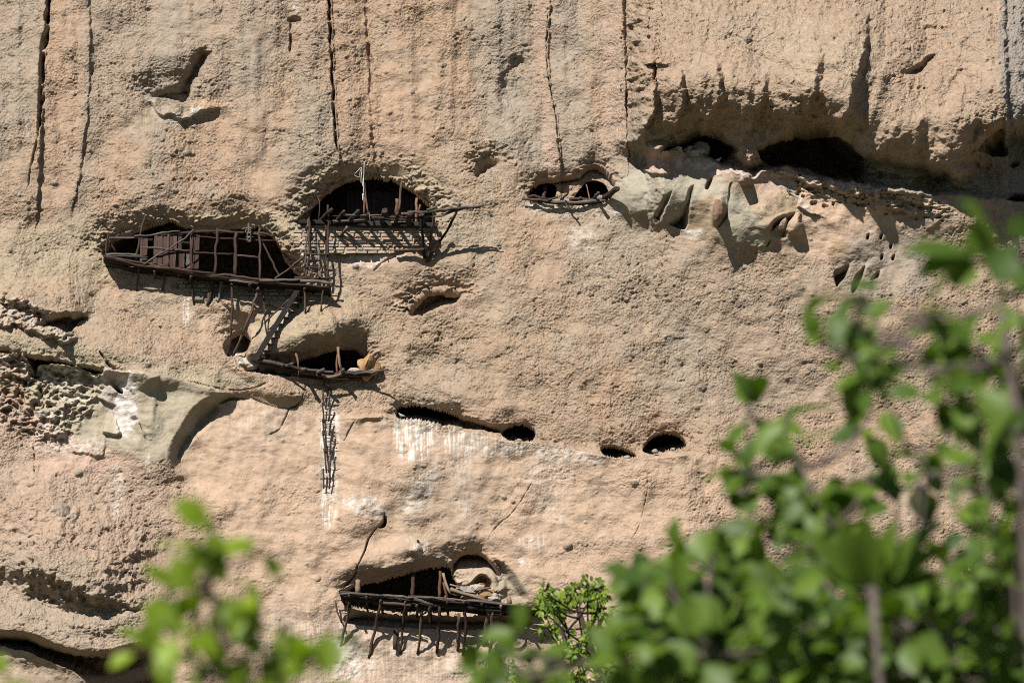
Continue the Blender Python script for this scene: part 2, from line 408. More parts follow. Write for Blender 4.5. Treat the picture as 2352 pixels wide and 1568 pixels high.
crack([(778, 1002), (790, 1010), (800, 990), (815, 965)], 1.2, .1, 1)
bulge(930, 1090, 120, 110, 0.25)
cave([(790, 1415), (830, 1402), (1000, 1412), (1200, 1415), (1210, 1440), (1100, 1446), (900, 1440), (800, 1432)], 0.75, 14, 2, 0)
# rock floor below caves A/C, ledge D
bulge(565, 700, 90, 40, 0.22, 0, 3)
step([(505, 690), (530, 705), (560, 715), (575, 730)], .12, 25, 5)
bulge(565, 845, 60, 22, .25, 28, 3)
crack([(858, 622), (880, 602), (905, 590)], 2, .15, 2)

# ---- roughness zones
for pts, val, soft in (
        (kR((60, 520), (150, 420), (330, 330), (600, 280), (1150, 430), (1450, 480), (1560, 700), (1560, 1050), (1300, 960), (900, 870), (640, 830), (420, 730), (160, 660)), .16, 14),
        (kR((330, 330), (420, 200), (720, 230), (1000, 330), (1300, 370), (2300, 520), (2700, 600), (2700, 900), (2300, 1250), (1850, 1100), (1620, 1000), (1560, 700), (1450, 480), (1150, 420)), .2, 16),
        ([(405, 1045), (520, 905), (690, 935), (900, 962), (1150, 1012), (1380, 1046), (1640, 1050), (1650, 1085), (1350, 1080), (1150, 1090), (1000, 1240), (700, 1120), (560, 1180), (430, 1110)], .2, 26),
        ([(700, 1120), (1000, 1040), (1200, 1060), (1700, 1250), (1700, 1700), (430, 1700), (420, 1300), (560, 1160)], .34, 50),
        (kL((240, 660), (640, 650), (960, 720), (1500, 770), (1960, 900), (1850, 1010), (1530, 1400), (1300, 1450), (560, 1250), (300, 1100)), .14, 12),
        (kL((-100, 560), (300, 600), (300, 1000), (800, 1400), (700, 1560), (300, 1500), (280, 1050), (-100, 1000)), .55, 20),
        ([(690, 560), (990, 520), (985, 575), (900, 620), (860, 640), (780, 620), (720, 600)], .35, 14),
        ([(-80, 1470), (60, 1475), (200, 1550), (250, 1700), (-80, 1700)], .3, 10)):
    w, m = patch(pts, soft)
    GRIT[w] = GRIT[w] * (1 - m) + val * m
GRIT *= np.clip(0.72 + 0.85 * fbm(170, 120, 61, 4), .22, 1.5)
GRIT[:] = np.where((U > 1420) & (V < 300), GRIT * 1.35, GRIT)
GRIT = np.clip(GRIT, .08, 1.6)

# ---- fine relief, metres
MIC = np.zeros(U.shape, F32)
n1 = fbm(34, 26, 21, 2); n2 = fbm(13, 10, 23, 2); n3 = perlin(U / 5.5, V / 4.6, 25)
MIC += GRIT * (0.018 * n1 + 0.012 * n2 + 0.021 * n3)
MIC += 0.05 * fbm(60, 45, 27, 3) + (1 - np.clip(GRIT, 0, 1)) * 0.012 * fbm(18, 9, 29, 3)
pits = fbm(20, 14, 33, 2)
MIC -= GRIT * 0.05 * sst(.4, .8, pits)
PEB = np.zeros(U.shape, F32)
PCOL = np.zeros(U.shape, F32)
i0v, i1v = np.searchsorted(AV, -60), np.searchsorted(AV, 1628)
i0u, i1u = np.searchsorted(AU, -60), np.searchsorted(AU, 2412)
def pebble(u, v, ru, rv, rot, h, tint):
    m = max(ru, rv)
    j0, j1 = int((u - m - AU[i0u]) / FINE) + i0u, int((u + m - AU[i0u]) / FINE) + i0u + 2
    i0, i1 = int((v - m - AV[i0v]) / FINE) + i0v, int((v + m - AV[i0v]) / FINE) + i0v + 2
    if j0 < 0 or i0 < 0 or j1 >= NU or i1 >= NV: return
    x = U[i0:i1, j0:j1] - F32(u); y = V[i0:i1, j0:j1] - F32(v)
    c, s = math.cos(rot), math.sin(rot)
    q = ((x * c + y * s) / ru) ** 2 + ((-x * s + y * c) / rv) ** 2
    b = np.sqrt(np.clip(1 - q, 0, 1)) * h
    cur = PEB[i0:i1, j0:j1]
    np.maximum(cur, b, out=cur)
    if tint:
        t = PCOL[i0:i1, j0:j1]
        t[q < 1] = tint
rp = random.Random(5)
for k in range(42000):
    u, v = rp.uniform(-55, 2405), rp.uniform(-55, 1620)
    g = GRIT[np.searchsorted(AV, v), np.searchsorted(AU, u)]
    if rp.random() > g * 0.85: continue
    r = 1.9 + 2.6 * rp.random() ** 3
    pebble(u, v, r * rp.uniform(1, 1.5), r * rp.uniform(.75, 1), rp.uniform(-.5, .5), r * .0058, rp.choice((0, 0, 0, .3, .6, -.5)))
for k in range(520):
    u, v = rp.uniform(0, 2350), rp.uniform(0, 1560)
    g = GRIT[np.searchsorted(AV, v), np.searchsorted(AU, u)]
    if rp.random() > g: continue
    r = 3.5 + 4.0 * rp.random() ** 3
    pebble(u, v, r * rp.uniform(1, 1.6), r * .85, rp.uniform(-.6, .6), r * .008, rp.choice((.5, .9, 1.0, -.6)))
for u, v, r in ((180, 1085, 9), (70, 1110, 8), (142, 1170, 16), (168, 1195, 6), (313, 1213, 5), (285, 1183, 5), (215, 1255, 6), (245, 1305, 8), (243, 1343, 9), (728, 1327, 8),
                (1456, 1107, 9), (1612, 890, 9), (1600, 935, 6), (1716, 92, 7), (2187, 437, 9), (1303, 1253, 10), (1157, 1141, 6), (1178, 1151, 5), (1344, 1199, 4), (1000, 365, 0),
                (371, 320, 6), (392, 353, 6), (432, 351, 7), (403, 437, 6), (2295, 400, 4), (947, 212, 5), (1255, 172, 7), (1290, 398, 7), (1308, 422, 6), (2090, 105, 8), (1700, 160, 5), (1120, 50, 5)):
    if r: pebble(u, v, r * 1.2, r, rp.uniform(-.3, .3), r * .0095, .9 if rp.random() < .7 else -.6)

# ---- colour of the rock (true stone colours, no shading)
def c3(*c): return np.array(c, F32)
TAN_, ORG, GRY, GRN = c3(.40, .297, .215), c3(.43, .293, .205), c3(.335, .29, .24), c3(.355, .32, .25)
PNK, LOW, WHT, DRK = c3(.47, .335, .265), c3(.49, .355, .258), c3(.72, .68, .63), c3(.20, .165, .13)
def mix(m, col, w=None):
    global COL
    if w is None: COL = COL * (1 - m[..., None]) + col * m[..., None]
    else: COL[w] = COL[w] * (1 - m[..., None]) + col * m[..., None]
COL[:] = TAN_
st = fbm(110, 900, 41, 3); iso = fbm(220, 180, 45, 3)
big = np.where(V < 450, 1, sst(700, 450, V))
mix(sst(.0, .5, iso) * .55, ORG)
mix(big * sst(-.02, .5, st) * .5, GRY)
mix(big * sst(-.10, -.6, st) * .4, ORG)
mix(sst(.05, .5, fbm(150, 200, 49, 3)) * .40, GRN)
for pts, soft, col, a in (
        ([(-80, -80), (85, -80), (80, 260), (40, 330), (-80, 380)], 60, GRY, .45), ([(205, -80), (640, -80), (600, 200), (330, 260), (215, 380), (150, 560), (190, 250)], 50, GRY, .45),
        ([(110, -80), (200, -80), (196, 200), (165, 420), (60, 560), (100, 250)], 22, ORG, .4), ([(700, -80), (1060, -80), (1080, 200), (1000, 360), (880, 380), (780, 300)], 40, ORG, .4),
        ([(1100, -80), (1225, -80), (1225, 150), (1250, 280), (1270, 400), (1120, 300), (1080, 100)], 24, GRY, .6), ([(1262, -80), (1330, -80), (1345, 200), (1380, 380), (1290, 400), (1275, 250), (1258, 150)], 18, GRY, .6),
        ([(1222, -80), (1262, -80), (1256, 160), (1285, 390), (1250, 390), (1240, 230)], 10, PNK, .6), ([(1378, 120), (1420, -80), (1436, 140), (1438, 300), (1400, 330)], 16, PNK, .6),
        ([(1442, 300), (1480, 220), (1500, 330), (1440, 420)], 16, GRY, .8), ([(1480, -80), (2310, -80), (2310, 300), (1900, 330), (1500, 300)], 50, c3(.40, .30, .222), .8),
        ([(1740, 20), (1900, 60), (1990, 120), (1900, 200), (1720, 130), (1640, 60)], 40, c3(.42, .335, .25), .7), ([(2310, -80), (2500, -80), (2500, 480), (2330, 420)], 10, c3(.30, .275, .25), .9),
        ([(1990, 350), (2200, 390), (2300, 420), (2330, 460), (2000, 440)], 20, GRN, .8), ([(1300, 500), (1440, 500), (1900, 740), (1850, 950), (1500, 900), (1330, 680)], 60, GRY, .35),
        (kR((60, 520), (150, 420), (330, 340), (600, 380), (980, 430), (1100, 560), (1260, 700), (1330, 960), (900, 870), (640, 830), (420, 730), (160, 660)), 12, c3(.385, .355, .28), .85),
        (kR((1120, 560), (1450, 480), (1550, 660), (1340, 760), (1260, 700)), 14, c3(.46, .355, .25), .8),
        (kR((340, 340), (430, 210), (720, 240), (1000, 340), (1300, 380), (1440, 480), (1340, 540), (1150, 430), (800, 370), (560, 380)), 7, c3(.52, .37, .31), .85),
        (kR((1300, 370), (2300, 520), (2700, 620), (2600, 720), (2100, 600), (1600, 560)), 8, c3(.50, .385, .30), .8),
        (kR((1560, 680), (1900, 580), (2300, 640), (2300, 900), (1960, 900), (1840, 1100), (1600, 1000)), 20, c3(.53, .385, .285), .85),
        (kR((680, 650), (900, 560), (1000, 800), (860, 870), (700, 820)), 10, c3(.42, .30, .2), .7),
        (kR((1880, 880), (1960, 960), (1900, 1040), (1820, 1000)), 14, c3(.52, .335, .18), .8),
        (kR((1960, 880), (2500, 850), (2600, 1300), (2000, 1350), (1840, 1150)), 18, GRY, .7),
        ([(405, 1045), (520, 905), (690, 935), (900, 962), (1150, 1012), (1380, 1046), (1680, 1050), (1720, 1150), (1750, 1700), (400, 1700), (380, 1300)], 22, LOW, .85),
        ([(1100, 1060), (1240, 1060), (1180, 1160), (1000, 1330), (880, 1140), (960, 1060)], 40, c3(.43, .325, .24), .7),
        ([(-80, 1040), (380, 1060), (420, 1300), (340, 1480), (-80, 1430)], 50, c3(.43, .32, .245), .8),
        ([(-80, 1260), (180, 1280), (320, 1400), (280, 1480), (-80, 1440)], 40, c3(.37, .315, .245), .6),
        ([(200, 500), (640, 480), (740, 380), (960, 380), (1000, 470), (700, 520), (560, 760), (860, 780), (840, 720), (640, 700), (240, 640), (-80, 690), (-80, 560)], 30, c3(.40, .345, .245), .55),
        (kL((-100, 380), (600, 420), (1000, 560), (2200, 780), (2100, 860), (1300, 740), (-100, 520)), 16, c3(.40, .345, .25), .75),
        (kL((240, 660), (640, 650), (960, 720), (1500, 770), (1960, 900), (1850, 1010), (1530, 1440), (1300, 1480), (560, 1250), (300, 1100)), 14, c3(.405, .36, .272), .85),
        (kL((-100, 1000), (300, 1040), (290, 1560), (-100, 1560)), 20, c3(.44, .335, .265), .7),
        (kL((310, 1120), (560, 1250), (900, 1420), (1000, 1560), (300, 1560)), 20, c3(.50, .355, .28), .8),
        (kL((890, 690), (990, 720), (1160, 880), (1190, 1140), (1060, 1220), (990, 1150), (900, 960), (870, 900)), 8, c3(.45, .37, .35), .8),
        ([(690, 545), (985, 530), (985, 560), (930, 585), (870, 610), (800, 612), (770, 570)], 10, c3(.55, .42, .33), .8),
        ([(335, 222), (352, 232), (372, 262), (420, 262), (478, 245), (478, 258), (440, 276), (372, 282)], 4, c3(.47, .40, .36), .9),
        ([(436, 228), (520, 236), (520, 246), (440, 250)], 5, c3(.52, .36, .25), .8),
        ([(500, 690), (620, 690), (600, 740), (540, 790), (440, 760), (420, 700)], 22, c3(.48, .36, .265), .7),
        ([(1035, 1290), (1100, 1290), (1150, 1330), (1120, 1350), (1060, 1340), (1036, 1320)], 8, c3(.47, .37, .28), .8),
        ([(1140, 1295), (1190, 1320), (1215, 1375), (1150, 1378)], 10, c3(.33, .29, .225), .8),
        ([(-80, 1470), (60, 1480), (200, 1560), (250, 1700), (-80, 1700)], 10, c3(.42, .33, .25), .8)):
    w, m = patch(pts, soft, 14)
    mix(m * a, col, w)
# mineral mottling
mix(sst(.2, .7, fbm(46, 36, 71, 3)) * .22, ORG)
mix(sst(.2, .7, fbm(38, 34, 75, 3)) * .25, GRN)
mix(sst(.15, .8, n2) * .18 * np.clip(GRIT, 0, 1), DRK)
# pale lime crusts and bird droppings
thr = fbm(16, 12, 81, 3)
strk = fbm(5, 60, 85, 3); speck = fbm(7, 9, 89, 2)
for pts, soft, a, kind in (
        ([(910, 962), (985, 962), (1000, 985), (985, 1045), (950, 1062), (915, 1040)], 12, 1.0, 's'), ([(985, 966), (1060, 985), (1140, 1008), (1230, 1022), (1180, 1045), (1040, 1035)], 12, .8, 's'),
        ([(870, 962), (915, 962), (910, 985)], 8, .6, 's'), ([(740, 925), (775, 925), (772, 1110), (768, 1190), (742, 1190), (735, 1000)], 9, .95, 's'),
        ([(760, 1150), (860, 1140), (885, 1180), (860, 1190), (790, 1165)], 8, .7, 'p'), ([(930, 1130), (1000, 1060), (1000, 1130), (950, 1190), (925, 1180)], 16, .55, 'p'),
        ([(1030, 1030), (1080, 1030), (1080, 1200), (1040, 1150)], 20, .35, 's'), ([(1250, 1025), (1380, 1045), (1360, 1065), (1240, 1050)], 8, .6, 'p'),
        ([(1210, 1060), (1300, 1060), (1290, 1200), (1220, 1150)], 30, .3, 's'), ([(265, 870), (312, 870), (306, 985), (268, 990)], 7, 1.0, 'p'),
        ([(520, 800), (545, 808), (620, 850), (610, 862), (560, 842)], 5, .8, 'p'), ([(420, 690), (435, 690), (432, 745), (422, 745)], 5, .8, 's'),
        ([(790, 580), (870, 590), (905, 582), (860, 620), (800, 605)], 9, .45, 'p'), ([(690, 560), (780, 540), (900, 570), (700, 600)], 18, .45, 'p'),
        ([(770, 1470), (820, 1460), (830, 1540), (780, 1560)], 12, .8, 'p'), ([(640, 1400), (1160, 1480), (1150, 1568), (640, 1568)], 50, .35, 's'),
        ([(940, 1240), (990, 1250), (960, 1280)], 10, .6, 's'), ([(1190, 1285), (1220, 1285), (1210, 1310)], 6, .7, 's'), ([(1180, 1240), (1260, 1230), (1240, 1262)], 10, .6, 's'),
        (kL((0, 90), (220, 100), (420, 230), (500, 330), (640, 420), (560, 460), (330, 380), (150, 300), (0, 310)), 10, .4, 'p'),
        (kL((-60, 570), (200, 560), (310, 650), (300, 760), (100, 740), (-60, 690)), 8, .4, 'p'), (kL((320, 660), (640, 650), (880, 740), (840, 830), (500, 850), (350, 760)), 8, .4, 'p'),
        (kL((300, 1060), (540, 1050), (560, 1130), (320, 1120)), 6, .4, 'p'), (kL((310, 1180), (560, 1160), (560, 1260), (330, 1280)), 8, .4, 'p'), (kL((540, 920), (780, 900), (770, 990), (560, 1000)), 8, .4, 'p'),
        (kL((300, 1290), (800, 1300), (880, 1420), (360, 1400)), 16, .5, 'p'), (kL((890, 690), (1380, 740), (1380, 760), (900, 720)), 5, .4, 'p'),
        (kR((430, 200), (720, 240), (1300, 380), (1740, 420), (2352, 520), (2352, 560), (1700, 470), (1200, 430), (600, 330)), 10, .4, 'p'),
        (kR((640, 840), (780, 830), (790, 870), (690, 900)), 6, .8, 'p'), (kR((1460, 480), (1640, 620), (1620, 680), (1510, 560)), 8, .7, 'p'),
        ([(1210, 460), (1420, 470), (1400, 500), (1230, 490)], 14, .4, 'p'), ([(1300, 530), (1360, 520), (1360, 580), (1310, 570)], 14, .4, 'p'),
        ([(672, 5), (690, 5), (686, 30), (676, 30)], 5, .8, 'p'), ([(440, 246), (476, 250), (470, 268), (440, 264)], 4, .8, 'p'),
        ([(500, 930), (640, 920), (700, 1000), (560, 1010)], 40, .25, 's'), ([(330, 1060), (350, 1040), (352, 1080), (340, 1095)], 5, .6, 's'), ([(255, 1080), (280, 1080), (280, 1180), (260, 1180)], 9, .5, 'p')):
    w, m = patch(pts, soft, 8)
    if kind == 's':
        q = m * np.clip(.06 + sst(-.25, .35, strk[w] + .5 * thr[w]) * .85 + sst(.3, .7, speck[w]) * .4, 0, 1)
    else:
        q = m * np.clip(.25 + sst(-.25, .4, thr[w]) * .8, 0, 1)
    mix(q * a, WHT, w)
    MIC[w] += (0.03 * thr[w] * m * a) if kind == 'p' else 0
# stones of the conglomerate
mix(np.clip(PCOL, 0, 1) * .55, c3(.25, .235, .215))
mix(np.clip(-PCOL, 0, 1) * .6, c3(.50, .41, .32))
COL *= (1 + .07 * fbm(9, 9, 91, 2))[..., None]

CV += 0
FL -= 0.02
# ------------------------------------------------------------------ mesh
def surf(u, v):
    return float(FL[np.clip(np.searchsorted(AV, v), 0, NV - 1), np.clip(np.searchsorted(AU, u), 0, NU - 1)])

a = (U.astype(np.float64) - 1176) / 1176 * TAN
b = (784 - V.astype(np.float64)) / 1176 * TAN
dy, dz = CP - b * SP, SP + b * CP
t = (-FL - CY) / dy
co = np.empty((NV, NU, 3), F32)
deep = np.where(CV > 1.5, CV * 1.8 - 1.2, CV)
interior = sst(.5, 1.5, deep) * 0.10 * fbm(20, 20, 95, 2)
co[..., 0] = a * t
co[..., 1] = -FL + deep + interior - (MIC + PEB)
co[..., 2] = CZ + dz * t + 0.36 * deep * sst(0.25, 0.9, CV)
co = co.reshape(-1, 3)
me = bpy.data.meshes.new("cliff")
nq = (NU - 1) * (NV - 1)
me.vertices.add(NU * NV)
me.vertices.foreach_set("co", co.ravel())
idx = np.arange(NU * NV, dtype=np.int32).reshape(NV, NU)
q = np.stack([idx[1:, :-1], idx[1:, 1:], idx[:-1, 1:], idx[:-1, :-1]], -1).reshape(-1)
me.loops.add(nq * 4)
me.loops.foreach_set("vertex_index", q)
me.polygons.add(nq)
me.polygons.foreach_set("loop_start", np.arange(0, nq * 4, 4, dtype=np.int32))
me.polygons.foreach_set("loop_total", np.full(nq, 4, np.int32))
me.polygons.foreach_set("use_smooth", np.ones(nq, bool))
me.update(calc_edges=True)
at = me.attributes.new("stone_colour", 'FLOAT_COLOR', 'POINT')
rgba = np.ones((NU * NV, 4), F32)
lum = COL.mean(-1, keepdims=True)
COL = (lum + (COL - lum) * 1.0) * .66
rgba[:, :3] = np.clip(COL.reshape(-1, 3), 0.02, .85)
at.data.foreach_set("color", rgba.ravel())
ag = me.attributes.new("grit", 'FLOAT', 'POINT')
ag.data.foreach_set("value", GRIT.ravel().astype(F32))
cliff = bpy.data.objects.new("cliff", me)
C.objects.link(cliff)
cliff['kind'] = 'structure'
cliff['label'] = 'sunlit tan conglomerate rock face with caves, overhangs and ledges'

# ------------------------------------------------------------------ materials
def new_mat(name):
    m = bpy.data.materials.new(name); m.use_nodes = True
    nt = m.node_tree
    return m, nt, nt.nodes["Principled BSDF"]
def node(nt, kind, **kw):
    n = nt.nodes.new(kind)
    for k, v in kw.items():
        if k in n.inputs.keys(): n.inputs[k].default_value = v
        else: setattr(n, k, v)
    return n
def mixc(nt, fac, a, b, blend='MIX'):
    n = nt.nodes.new("ShaderNodeMix"); n.data_type = 'RGBA'; n.blend_type = blend
    for sock, val in ((n.inputs[0], fac), (n.inputs[6], a), (n.inputs[7], b)):
        if hasattr(val, 'links'): nt.links.new(val, sock)
        else: sock.default_value = val
    return n.outputs[2]
def mathn(nt, op, a, b=None):
    n = nt.nodes.new("ShaderNodeMath"); n.operation = op
    for sock, val in zip(n.inputs, (a, b)):
        if val is None: continue
        if hasattr(val, 'links'): nt.links.new(val, sock)
        else: sock.default_value = val
    return n.outputs[0]
def ramp(nt, fac, stops):
    n = nt.nodes.new("ShaderNodeValToRGB")
    nt.links.new(fac, n.inputs[0])
    e = n.color_ramp.elements
    e[0].position, e[0].color = stops[0][0], stops[0][1]
    e[1].position, e[1].color = stops[-1][0], stops[-1][1]
    for p, c in stops[1:-1]:
        x = e.new(p); x.color = c
    return n.outputs[0]

def rock_material():
    m, nt, b = new_mat("conglomerate")
    L = nt.links.new
    tc = node(nt, "ShaderNodeTexCoord")
    col = node(nt, "ShaderNodeAttribute", attribute_name="stone_colour")
    gr = node(nt, "ShaderNodeAttribute", attribute_name="grit")
    grit = mathn(nt, 'MINIMUM', gr.outputs['Fac'], 1.0)
    v1 = node(nt, "ShaderNodeTexVoronoi", Scale=19.0); L(tc.outputs['Object'], v1.inputs['Vector'])
    v2 = node(nt, "ShaderNodeTexVoronoi", Scale=44.0); L(tc.outputs['Object'], v2.inputs['Vector'])
    nz = node(nt, "ShaderNodeTexNoise", Scale=26.0, Detail=5.0, Roughness=0.65); L(tc.outputs['Object'], nz.inputs['Vector'])
    nw = node(nt, "ShaderNodeTexNoise", Scale=5.0, Detail=4.0, Roughness=0.6); L(tc.outputs['Object'], nw.inputs['Vector'])
    sep = node(nt, "ShaderNodeSeparateColor"); L(v1.outputs['Color'], sep.inputs[0])
    sep2 = node(nt, "ShaderNodeSeparateColor"); L(v2.outputs['Color'], sep2.inputs[0])
    tint = ramp(nt, sep.outputs[0], [(0, (.62, .64, .66, 1)), (.25, (.95, .97, .97, 1)), (.6, (1, 1, 1, 1)), (.85, (1.12, 1.05, .98, 1)), (1, (1.25, 1.22, 1.18, 1))])
    tint2 = ramp(nt, sep2.outputs[1], [(0, (.72, .73, .74, 1)), (.4, (1, 1, 1, 1)), (1, (1.16, 1.12, 1.06, 1))])
    c = mixc(nt, mathn(nt, 'MULTIPLY', grit, .6), col.outputs['Color'], mixc(nt, 1.0, col.outputs['Color'], tint, 'MULTIPLY'))
    c = mixc(nt, mathn(nt, 'MULTIPLY', grit, .7), c, mixc(nt, 1.0, c, tint2, 'MULTIPLY'))
    wob = ramp(nt, nw.outputs[0], [(.3, (.86, .86, .87, 1)), (.7, (1.12, 1.11, 1.09, 1))])
    c = mixc(nt, 1.0, c, wob, 'MULTIPLY')
    L(c, b.inputs['Base Color'])
    b.inputs['Roughness'].default_value = 0.95
    b.inputs['Specular IOR Level'].default_value = 0.12
    h = mathn(nt, 'SUBTRACT', 1.0, v1.outputs['Distance'])
    h2 = mathn(nt, 'SUBTRACT', 1.0, v2.outputs['Distance'])
    hs = mathn(nt, 'ADD', mathn(nt, 'MULTIPLY', h, .030), mathn(nt, 'MULTIPLY', h2, .014))
    hs = mathn(nt, 'MULTIPLY', hs, mathn(nt, 'ADD', grit, .06))
    hs = mathn(nt, 'ADD', hs, mathn(nt, 'MULTIPLY', nz.outputs[0], mathn(nt, 'ADD', mathn(nt, 'MULTIPLY', grit, .028), .012)))
    bp = node(nt, "ShaderNodeBump", Strength=.8, Distance=1.0)
    L(hs, bp.inputs['Height']); L(bp.outputs[0], b.inputs['Normal'])
    return m
ROCK = rock_material()
cliff.data.materials.append(ROCK)

def wood_material(name, dark, mid, light, rough=.85):
    m, nt, b = new_mat(name); L = nt.links.new
    at = node(nt, "ShaderNodeAttribute", attribute_name="grain")
    oi = node(nt, "ShaderNodeObjectInfo")
    mp = node(nt, "ShaderNodeVectorMath", operation='ADD')
    L(at.outputs['Vector'], mp.inputs[0])
    cx = node(nt, "ShaderNodeCombineXYZ"); L(mathn(nt, 'MULTIPLY', oi.outputs['Random'], 60.0), cx.inputs[0]); L(cx.outputs[0], mp.inputs[1])
    nz = node(nt, "ShaderNodeTexNoise", Scale=1.0, Detail=5.0, Roughness=.65); L(mp.outputs[0], nz.inputs['Vector'])
    tc = node(nt, "ShaderNodeTexCoord")
    n2 = node(nt, "ShaderNodeTexNoise", Scale=3.0, Detail=3.0); L(tc.outputs['Object'], n2.inputs['Vector'])
    f = mathn(nt, 'ADD', mathn(nt, 'MULTIPLY', nz.outputs[0], .7), mathn(nt, 'MULTIPLY', n2.outputs[0], .3))
    f = mathn(nt, 'ADD', f, mathn(nt, 'MULTIPLY', mathn(nt, 'SUBTRACT', oi.outputs['Random'], .5), .22))
    dark, mid, light = (tuple(x * .4 for x in t) for t in (dark, mid, light))
    c = ramp(nt, f, [(.32, dark + (1,)), (.5, mid + (1,)), (.72, light + (1,))])
    L(c, b.inputs['Base Color'])
    b.inputs['Roughness'].default_value = rough
    b.inputs['Specular IOR Level'].default_value = .25
    bp = node(nt, "ShaderNodeBump", Strength=.7, Distance=.012); L(nz.outputs[0], bp.inputs['Height']); L(bp.outputs[0], b.inputs['Normal'])
    return m
WOOD = wood_material("weathered_wood", (.034, .020, .014), (.095, .054, .040), (.26, .185, .145))
GREYWOOD = wood_material("silvered_wood", (.07, .058, .05), (.17, .145, .125), (.34, .30, .26))
REDWOOD = wood_material("red_brown_boards", (.055, .028, .023), (.115, .062, .050), (.20, .125, .105))
ORANGEWOOD = wood_material("fresh_wood", (.12, .05, .025), (.26, .12, .06), (.42, .27, .16))
BLACKWOOD = wood_material("dark_and_shaded_wood", (.012, .010, .010), (.028, .022, .020), (.06, .05, .045))  # dark timber; on the inner deck boards it is painted underside shade
PALEWOOD = wood_material("pale_wood", (.20, .13, .09), (.40, .29, .20), (.55, .43, .32))

def plain(name, colour, rough=.9, var=.25, scale=8.0, bump=.01):
    m, nt, b = new_mat(name); L = nt.links.new
    tc = node(nt, "ShaderNodeTexCoord")
    nz = node(nt, "ShaderNodeTexNoise", Scale=scale, Detail=5.0, Roughness=.65); L(tc.outputs['Object'], nz.inputs['Vector'])
    colour = tuple(x * .62 for x in colour)
    lo = tuple(x * (1 - var) for x in colour) + (1,); hi = tuple(min(1, x * (1 + var)) for x in colour) + (1,)
    L(ramp(nt, nz.outputs[0], [(.3, lo), (.7, hi)]), b.inputs['Base Color'])
    b.inputs['Roughness'].default_value = rough
    b.inputs['Specular IOR Level'].default_value = .2
    bp = node(nt, "ShaderNodeBump", Strength=.8, Distance=bump); L(nz.outputs[0], bp.inputs['Height']); L(bp.outputs[0], b.inputs['Normal'])
    return m
ROPE = plain("pale_rope", (.62, .60, .57), .9, .1, 40)
METAL = plain("iron", (.22, .21, .20), .55, .3, 30, .002)
STONE_O = plain("orange_stone", (.46, .28, .14), .95, .25, 9, .04)
STONE_G = plain("grey_stone", (.33, .30, .26), .95, .25, 12, .02)
STONE_P = plain("pale_stone", (.48, .41, .35), .95, .2, 14, .03)
FEATHER = plain("slate_feathers", (.10, .105, .13), .7, .35, 60, .002)
FEATHER_P = plain("pale_feathers", (.40, .41, .44), .7, .3, 60, .002)
GROUND = plain("dry_hillside", (.11, .11, .05), 1.0, .4, .6, .05)
def attr_stone():
    m, nt, b = new_mat("masonry"); L = nt.links.new
    at = node(nt, "ShaderNodeAttribute", attribute_name="stone_colour")
    tc = node(nt, "ShaderNodeTexCoord")
    nz = node(nt, "ShaderNodeTexNoise", Scale=22.0, Detail=5.0, Roughness=.65); L(tc.outputs['Object'], nz.inputs['Vector'])
    L(mixc(nt, 1.0, at.outputs['Color'], ramp(nt, nz.outputs[0], [(.3, (.52, .52, .52, 1)), (.7, (.82, .82, .82, 1))]), 'MULTIPLY'), b.inputs['Base Color'])
    b.inputs['Roughness'].default_value = .95; b.inputs['Specular IOR Level'].default_value = .15
    bp = node(nt, "ShaderNodeBump", Strength=.9, Distance=.02); L(nz.outputs[0], bp.inputs['Height']); L(bp.outputs[0], b.inputs['Normal'])
    return m
MASON = attr_stone()
def leaf_material(name, a, b_, trans):
    m, nt, b = new_mat(name); L = nt.links.new
    at = node(nt, "ShaderNodeAttribute", attribute_name="leaf_tone")
    c = ramp(nt, at.outputs['Fac'], [(0, a + (1,)), (1, b_ + (1,))])
    L(c, b.inputs['Base Color'])
    b.inputs['Roughness'].default_value = .5; b.inputs['Specular IOR Level'].default_value = .35
    tr = node(nt, "ShaderNodeBsdfTranslucent")
    ct = mixc(nt, 1.0, c, (1.25, 1.35, .35, 1), 'MULTIPLY'); L(ct, tr.inputs[0])
    ms = node(nt, "ShaderNodeMixShader"); ms.inputs[0].default_value = trans
    L(b.outputs[0], ms.inputs[1]); L(tr.outputs[0], ms.inputs[2])
    L(ms.outputs[0], nt.nodes["Material Output"].inputs[0])
    return m
LEAF = leaf_material("green_leaf", (.035, .072, .010), (.125, .20, .024), .45)
LEAF_Y = leaf_material("young_leaf", (.085, .14, .008), (.23, .33, .02), .5)
LEAF_S = leaf_material("small_leaf", (.05, .09, .010), (.17, .25, .02), .4)
BARK = plain("grey_bark", (.16, .125, .115), .95, .3, 20, .006)
BARK_D = plain("dark_twig", (.06, .045, .035), .95, .3, 20, .004)

# ------------------------------------------------------------------ object helpers
rs = random.Random(11)
def tag(o, label, cat, group=None):
    o['label'] = label; o['category'] = cat
    if group: o['group'] = group
    return o
def thing(name, label, cat, loc, group=None):
    o = bpy.data.objects.new(name, None); C.objects.link(o)
    o.location = loc; o.empty_display_size = .2
    return tag(o, label, cat, group)
def link_mesh(name, verts, faces, mat, parent=None, grain=None, smooth=True, origin=None):
    org = Vector(origin) if origin is not None else (parent_loc(parent) if parent else Vector(verts[0]))
    m = bpy.data.meshes.new(name)
    m.from_pydata([tuple(Vector(v) - org) for v in verts], [], faces)
    if smooth:
        m.polygons.foreach_set("use_smooth", [True] * len(m.polygons))
    if grain is not None:
        a = m.attributes.new("grain", 'FLOAT_VECTOR', 'POINT')
        a.data.foreach_set("vector", np.array(grain, F32).ravel())
    m.update()
    o = bpy.data.objects.new(name, m); C.objects.link(o)
    if parent: o.parent = parent
    else: o.location = org
    if mat: m.materials.append(mat)
    return o
